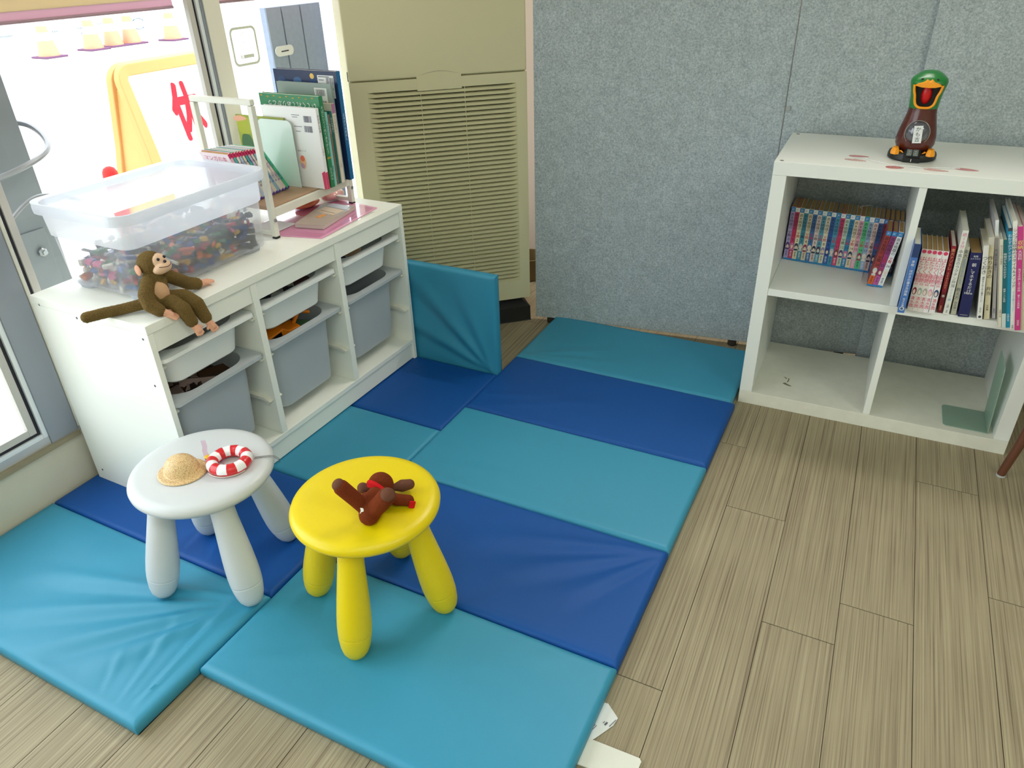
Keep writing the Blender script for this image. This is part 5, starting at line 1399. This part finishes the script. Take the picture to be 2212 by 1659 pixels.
# head with heavy brow and muzzle
m.sph(Vector((-0.400, 0.443, 0.697)) - MO, (0.030, 0.029, 0.028))
m.sph(Vector((-0.380, 0.450, 0.689)) - MO, (0.022, 0.023, 0.018))
caps(m, w2l([(-0.390, 0.462, 0.664), (-0.388, 0.490, 0.642), (-0.394, 0.522, 0.618), (-0.394, 0.545, 0.608)]), [0.016, 0.0155, 0.0155, 0.0145])
caps(m, w2l([(-0.385, 0.412, 0.662), (-0.378, 0.392, 0.642), (-0.368, 0.388, 0.622), (-0.353, 0.396, 0.608)]), [0.017, 0.0165, 0.0165, 0.0150])
caps(m, w2l([(-0.380, 0.424, 0.612), (-0.350, 0.434, 0.612), (-0.328, 0.440, 0.596), (-0.316, 0.444, 0.566)]), [0.018, 0.018, 0.0175, 0.0145])
caps(m, w2l([(-0.382, 0.446, 0.612), (-0.352, 0.470, 0.611), (-0.328, 0.478, 0.594), (-0.314, 0.482, 0.560)]), [0.019, 0.0185, 0.0180, 0.0150])
caps(m, w2l([(-0.408, 0.405, 0.611), (-0.440, 0.370, 0.606), (-0.462, 0.340, 0.6055), (-0.482, 0.306, 0.6045)]), [0.013, 0.0125, 0.0125, 0.0125])
body = fused(m, 'body', FUR, mk, 0.0016, 5)
def displace(o, amp, sc):
    me = o.data
    nr = [v.normal.copy() for v in me.vertices]
    for v, n_ in zip(me.vertices, nr):
        v.co += n_ * amp * (noise.noise(v.co * sc) + 0.6 * noise.noise(v.co * sc * 2.3))
displace(body, 0.0012, 620)
fd = Vector((0.86, 0.10, 0.34)).normalized()      # face direction
fr_ = Vector((0, 0, 1)).cross(fd).normalized(); fu = fd.cross(fr_)
FR3 = Matrix((fd, fr_, fu)).transposed()
hc = Vector((-0.388, 0.449, 0.692)) - MO
def fp(f, r, u): return hc + fd * f + fr_ * r + fu * u
m = MB()
m.sph(fp(0.0065, 0, 0.0075), (0.0190, 0.0225, 0.0185), R=FR3, nu=24, nv=16)
m.sph(fp(0.010, 0, -0.008), (0.021, 0.0240, 0.0155), R=FR3, nu=24, nv=16)
fused(m, 'face', FACE, mk, 0.0014, 6)
for s in (-1, 1):
    MB().sph(fp(0.0240, s * 0.0095, 0.0115), (0.002, 0.0042, 0.0036), R=FR3, nu=14, nv=10).build('eye', M((30, 26, 44), 0.25), mk)
    e = MB().sph(Vector((-0.406, 0.443 + s * 0.032, 0.690)) - MO, (0.010, 0.0035, 0.013), nu=18, nv=12)
    e.build('ear', SKIN, mk)
MB().sph(fp(0.0290, 0.0, 0.0020), (0.0028, 0.0042, 0.0036), R=FR3, nu=14, nv=10).build('nose', M((34, 28, 50), 0.25), mk)
def muzz(r, u):
    f = 0.010 + 0.021 * math.sqrt(max(0, 1 - (r / 0.024) ** 2 - ((u + 0.008) / 0.0155) ** 2))
    return fp(f + 0.0002, r, u)
MB().tube([muzz(r, -0.0105 + 0.0045 * (abs(r) / 0.016) ** 2) for r in [-0.018 + i * 0.0024 for i in range(16)]], 0.0007, 6).build('smile', M((90, 50, 50), 0.8), mk)
MB().sph(Vector((-0.3735, 0.427, 0.639)) - MO, (0.0160, 0.0205, 0.0260), R=Matrix.Rotation(0.25, 3, 'X') @ Matrix.Rotation(-0.15, 3, 'Y'), nu=24, nv=16).build('belly_patch', M((206, 164, 128), 0.85, 0.2, key='belly_felt', bump=0.3, bscale=600), mk)
def paw(nm, a, b, r, curl, side, splay=0.006):
    """soft felt hand / foot: palm with stitched fingers and a thumb"""
    a, b = Vector(a) - MO, Vector(b) - MO
    d = (b - a).normalized(); L_ = (b - a).length
    up_ = Vector(curl).normalized(); x = d.cross(up_).normalized()
    m = MB()
    caps(m, [a, a.lerp(b, 0.55)], [r, r * 0.95], 0, 0.003)
    for k in range(4):
        o_ = (k - 1.5) * r * 0.45
        caps(m, [a.lerp(b, 0.45) + x * o_, b + x * o_ * 1.25 - d * abs(k - 1.3) * 0.002], [r * 0.42, r * 0.34], 0, 0.002)
    caps(m, [a.lerp(b, 0.25) + x * side * r * 0.7, a.lerp(b, 0.45) + x * side * r * 1.5], [r * 0.42, r * 0.34], 0, 0.002)
    fused(m, nm, SKIN, mk, 0.0011, 3)
paw('hand', (-0.393, 0.556, 0.605), (-0.388, 0.590, 0.6005), 0.0085, (0, 0, 1), 1)
paw('hand', (-0.349, 0.400, 0.604), (-0.326, 0.420, 0.5840), 0.0090, (0.5, 0, 0.8), -1)
paw('foot', (-0.313, 0.446, 0.556), (-0.301, 0.449, 0.532), 0.0095, (1, 0, 0.3), -1)
paw('foot', (-0.310, 0.484, 0.550), (-0.298, 0.490, 0.525), 0.0095, (1, 0, 0.3), 1)

# ------------------------------------------------------------------ brown plush on the yellow stool
SZ = T_M + 0.300
ZO = Vector((0.285, 0.295, SZ))
mo = thing('plush_reindeer', 'small dark brown plush animal with red scarf lying on its back on the yellow stool', 'plush toy', ZO, 0)
def L2(p): return Vector(p) - ZO
DB = plush_mat('chestnut_plush', (92, 36, 12), (122, 54, 24), 0.35, 800); SO = M((104, 66, 50), 0.85, 0.2, key='grey_brown_suede', bump=0.3, bscale=500)
m = MB()
caps(m, [L2((0.297, 0.252, SZ + 0.019)), L2((0.290, 0.280, SZ + 0.0265)), L2((0.280, 0.306, SZ + 0.022))], [0.021, 0.0265, 0.021])
m.sph(L2((0.268, 0.334, SZ + 0.026)), (0.027, 0.025, 0.026))
m.sph(L2((0.2605, 0.330, SZ + 0.036)), (0.014, 0.014, 0.014))
caps(m, [L2((0.284, 0.258, SZ + 0.028)), L2((0.268, 0.250, SZ + 0.052)), L2((0.248, 0.242, SZ + 0.077))], [0.015, 0.0155, 0.0160])
caps(m, [L2((0.306, 0.262, SZ + 0.030)), L2((0.326, 0.258, SZ + 0.055)), L2((0.345, 0.254, SZ + 0.080))], [0.0175, 0.0180, 0.0178])
caps(m, [L2((0.296, 0.312, SZ + 0.020)), L2((0.318, 0.318, SZ + 0.015)), L2((0.338, 0.328, SZ + 0.013))], [0.012, 0.0125, 0.0115])
caps(m, [L2((0.268, 0.300, SZ + 0.018)), L2((0.252, 0.300, SZ + 0.013))], [0.011, 0.010])
fused(m, 'body', DB, mo, 0.0016, 4)
for p, q_, r_ in (((0.2425, 0.2395, SZ + 0.0850), (-0.55, -0.25, 0.8), 0.0132), ((0.3512, 0.2510, SZ + 0.0890), (0.50, -0.25, 0.83), 0.0145)):
    zz = Vector(q_).normalized(); R = zz.to_track_quat('Z', 'Y').to_matrix()
    MB().sph(L2(p), (r_, r_ * 0.95, 0.0105), R=R, nu=24, nv=14).build('sole', SO, mo)
m = MB(); caps(m, [L2((0.292, 0.345, SZ + 0.018)), L2((0.304, 0.357, SZ + 0.018)), L2((0.315, 0.367, SZ + 0.018))], [0.007, 0.013, 0.011])
fused(m, 'antler', SO, mo, 0.0016, 3)
m = MB(); caps(m, [L2((0.250, 0.322, SZ + 0.018)), L2((0.234, 0.316, SZ + 0.018))], [0.008, 0.012])
fused(m, 'antler', SO, mo, 0.0016, 3)
RED = M((196, 16, 26), 0.8, 0.2, key='red_felt')
m = MB(); rings = []
for i in range(9):
    t = i / 8
    c = Vector((0.2545 + 0.047 * t, 0.3105 - 0.004 * t, SZ + 0.0405 + 0.006 * math.sin(PI * t) - 0.006 * t))
    h = 0.008 - 0.0035 * t
    rings.append([tuple(c + Vector(v) - ZO) for v in ((0, -0.004, -h), (0, 0.004, -h + 0.002), (0, 0.004, h), (0, -0.004, h - 0.001))])
m.loft(rings); m.build('scarf', RED, mo, bevel=0.0012)
MB().box((-0.006, -0.002, -0.008), (0.006, 0.002, 0.008), 0, Matrix.Translation(L2((0.349, 0.323, SZ + 0.0095))) @ Matrix.Rotation(0.7, 4, 'Z') @ Matrix.Rotation(0.3, 4, 'Y')).build('scarf_end', RED, mo, bevel=0.0008)
MB().loft([[L2((0.2895 + 0.002 * math.sin(k), 0.2375 + 0.0012 * k, SZ + 0.030 + 0.0035 * k)) + Vector(v) for v in ((-0.003, 0, 0), (0.003, 0.001, 0), (0.003, 0.002, 0.0006), (-0.003, 0.001, 0.0006))] for k in range(4)]).build('cloth_label', M((226, 222, 206), 0.7), mo)

# ------------------------------------------------------------------ straw hat, swim ring, ribbon on the white stool
SZW = T_M + 0.3005
ht = thing('straw_hat', 'tiny golden straw hat lying on the white stool', 'hat', (-0.173, 0.212, SZW), 0.4)
STR = bpy.data.materials.new('woven_straw'); STR.use_nodes = True
nt = STR.node_tree; b = nt.nodes['Principled BSDF']; b.inputs['Roughness'].default_value = 0.4; b.inputs['Specular IOR Level'].default_value = 0.6
tc = nt.nodes.new('ShaderNodeTexCoord'); vo = nt.nodes.new('ShaderNodeTexVoronoi'); vo.inputs['Scale'].default_value = 420
nt.links.new(tc.outputs['Object'], vo.inputs['Vector'])
cr = nt.nodes.new('ShaderNodeValToRGB'); cr.color_ramp.elements[0].color = lin((248, 222, 168)) + (1,); cr.color_ramp.elements[1].color = lin((190, 146, 92)) + (1,); cr.color_ramp.elements[1].position = 0.9
nt.links.new(vo.outputs['Distance'], cr.inputs[0]); nt.links.new(cr.outputs[0], b.inputs['Base Color'])
bp = nt.nodes.new('ShaderNodeBump'); bp.inputs['Strength'].default_value = 0.5; bp.inputs['Distance'].default_value = 0.001; bp.invert = True
nt.links.new(vo.outputs['Distance'], bp.inputs['Height']); nt.links.new(bp.outputs[0], b.inputs['Normal'])
def ripple(r0, z0, r1, z1, n):
    return [(r0 + (r1 - r0) * i / n, z0 + (z1 - z0) * i / n + (0.0009 if i % 2 else 0)) for i in range(n + 1)]
prof = [(0.050, 0.0006), (0.0525, 0.0012), (0.0525, 0.0030), (0.0500, 0.0042), (0.047, 0.0036), (0.0445, 0.0048), (0.0415, 0.0042), (0.039, 0.0054), (0.0378, 0.0055), (0.0372, 0.0095), (0.0368, 0.0140), (0.0352, 0.0175), (0.0350, 0.0210), (0.0328, 0.0245), (0.0320, 0.0275), (0.0288, 0.0305), (0.0276, 0.0330), (0.0236, 0.0352), (0.0220, 0.0372), (0.0176, 0.0384), (0.0154, 0.0398), (0.0094, 0.0402), (0.0066, 0.0412), (0.001, 0.0412)]
rings = []
for r, z in prof:
    rings.append([(r * (1 + 0.012 * math.sin(3 * a) + 0.008 * math.sin(38 * a)) * math.cos(a), r * 0.93 * math.sin(a), z + (0.0010 * math.sin(2 * a + 1) + 0.001 if 0.034 < r < 0.051 else 0)) for a in [2 * PI * i / 120 for i in range(120)]])
k_ = 7
MB().loft(rings[:10], 0, True, False).build('brim', STR, ht, smooth=80)
MB().loft(rings[9:], 0, False, True).build('crown', STR, ht, smooth=80)

rg = thing('swim_ring', 'toy red and white striped swim ring lying on the white stool', 'swim ring', (-0.096, 0.276, SZW + 0.0130), 0)
mb = MB(); NS, MS = 70, 24; Rm, rm = 0.0365, 0.0130
vs = []; fs = []; mi = []
for i in range(NS):
    a = 2 * PI * i / NS
    for j in range(MS):
        t_ = 2 * PI * j / MS
        rr_ = rm * (1 + 0.02 * math.sin(a * 14))
        vs.append(((Rm + rr_ * math.cos(t_)) * math.cos(a), (Rm + rr_ * math.cos(t_)) * math.sin(a), rr_ * math.sin(t_)))
for i in range(NS):
    for j in range(MS):
        low = -0.9 < math.sin(2 * PI * (j + 0.5) / MS) < -0.2
        stripe = (i // 5) % 2
        q_ = MB
        fs.append((i * MS + j, ((i + 1) % NS) * MS + j, ((i + 1) % NS) * MS + (j + 1) % MS, i * MS + (j + 1) % MS))
        mi.append(0 if (stripe == 0 or math.sin(2 * PI * (j + 0.5) / MS) < -0.3) else 1)
mb.v = vs; mb.f = fs; mb.m = mi
mb.build('ring', [M((214, 30, 40), 0.3, 0.5, key='swim_ring_red', coat=0.3), M((244, 244, 246), 0.3, 0.5, key='swim_ring_white', coat=0.3)], rg, smooth=80)
MB().tube([Vector((0.0485 * math.cos(a) - 0.002, 0.0485 * math.sin(a), -0.0095)) for a in [-1.9 + 0.14 * i for i in range(14)]], 0.0012, 8).build('cord', M((230, 214, 206), 0.6), rg)
ch = thing('ball_chain', 'thin dark ball chain trailing from the swim ring over the white stool edge', 'chain', (-0.03, 0.338, SZW))
cm = MB(); pts = []
path = [(-0.066, 0.320, SZW + 0.0015), (-0.052, 0.331, SZW + 0.0015), (-0.040, 0.340, SZW + 0.0010), (-0.030, 0.3440, SZW - 0.0006), (-0.0215, 0.3450, SZW - 0.0045), (-0.0160, 0.3420, SZW - 0.0125)]
path2 = [(x + 0.0022, y - 0.0042, z) for x, y, z in path]
for pth in (path, path2):
    for k in range(len(pth) - 1):
        a, b_ = Vector(pth[k]), Vector(pth[k + 1]); n = int((b_ - a).length / 0.0021)
        for i in range(n): cm.sph(a.lerp(b_, i / n) - Vector(ch.location), 0.0009, 0, nu=8, nv=6)
cm.build('beads', M((90, 84, 78), 0.35, metal=0.8), ch)
rb = thing('ribbon_bow', 'sheer pink ribbon with a small yellow clip behind the straw hat', 'ribbon', (-0.158, 0.268, SZW))
PK = film_mat('sheer_pink', (232, 190, 222), 0.35, 0.3, 0.05)
def strip(pts, w, nm):
    rings = [[tuple(Vector(p) + Vector(w) * s_) for s_ in (-1, 1)] for p in pts]
    MB().loft(rings, closed=False, cap0=False, cap1=False).build(nm, PK, rb, smooth=60)
strip([(0.002, 0, 0.004), (-0.006, 0.004, 0.020), (-0.004, 0.006, 0.032), (-0.010, 0.010, 0.044)], (0.0045, 0.003, 0), 'ribbon_tail')
strip([(0.0, 0, 0.003), (0.018, 0.006, 0.003), (0.034, 0.014, 0.003), (0.046, 0.006, 0.002)], (-0.002, 0.005, 0.001), 'ribbon_tail')
strip([(0.0, 0, 0.003), (0.012, -0.012, 0.004), (0.028, -0.018, 0.002)], (0.003, 0.004, 0.001), 'ribbon_tail')
MB().loft([[(0.004 + r * math.cos(a), 0.0 + r * math.sin(a), z) for a in [2 * PI * i / 12 for i in range(12)]] for r, z in ((0.004, 0.001), (0.0065, 0.006), (0.0075, 0.011), (0.005, 0.0125))]).build('yellow_clip', M((232, 186, 30), 0.3), rb)

# ------------------------------------------------------------------ table whose leg shows at the right edge
tb = thing('side_table', 'dark brown tapered wooden table leg at the right edge beside the bookcase', 'table', (1.60, 1.45, 0))
WLN = M((98, 58, 40), 0.4, key='walnut', var=0.15, vscale=25)
for (fx, fy), (tx_, ty_) in (((1.516, 1.446), (1.605, 1.468)), ((2.15, 1.446), (2.03, 1.475)), ((1.83, 1.0), (1.83, 1.10))):
    f0 = Vector((fx - 1.60, fy - 1.45, 0.0)); f1 = Vector((tx_ - 1.60, ty_ - 1.45, 0.60))
    lg = MB().tube([f0 + Vector((0, 0, 0.006)), f0.lerp(f1, 0.2), f0.lerp(f1, 0.6), f1], [0.0105, 0.0125, 0.0165, 0.020], 24).build('leg', WLN, tb, smooth=60)
    MB().lathe([(0.009, 0), (0.0115, 0.001), (0.0115, 0.006)], 24, T=Matrix.Translation(f0)).build('glide', M((190, 196, 194), 0.4), lg)
MB().lathe([(0.20, 0.6), (0.245, 0.603), (0.25, 0.612), (0.245, 0.622)], 64, T=TR(0.235, -0.09, 0)).build('table_top', WLN, tb)
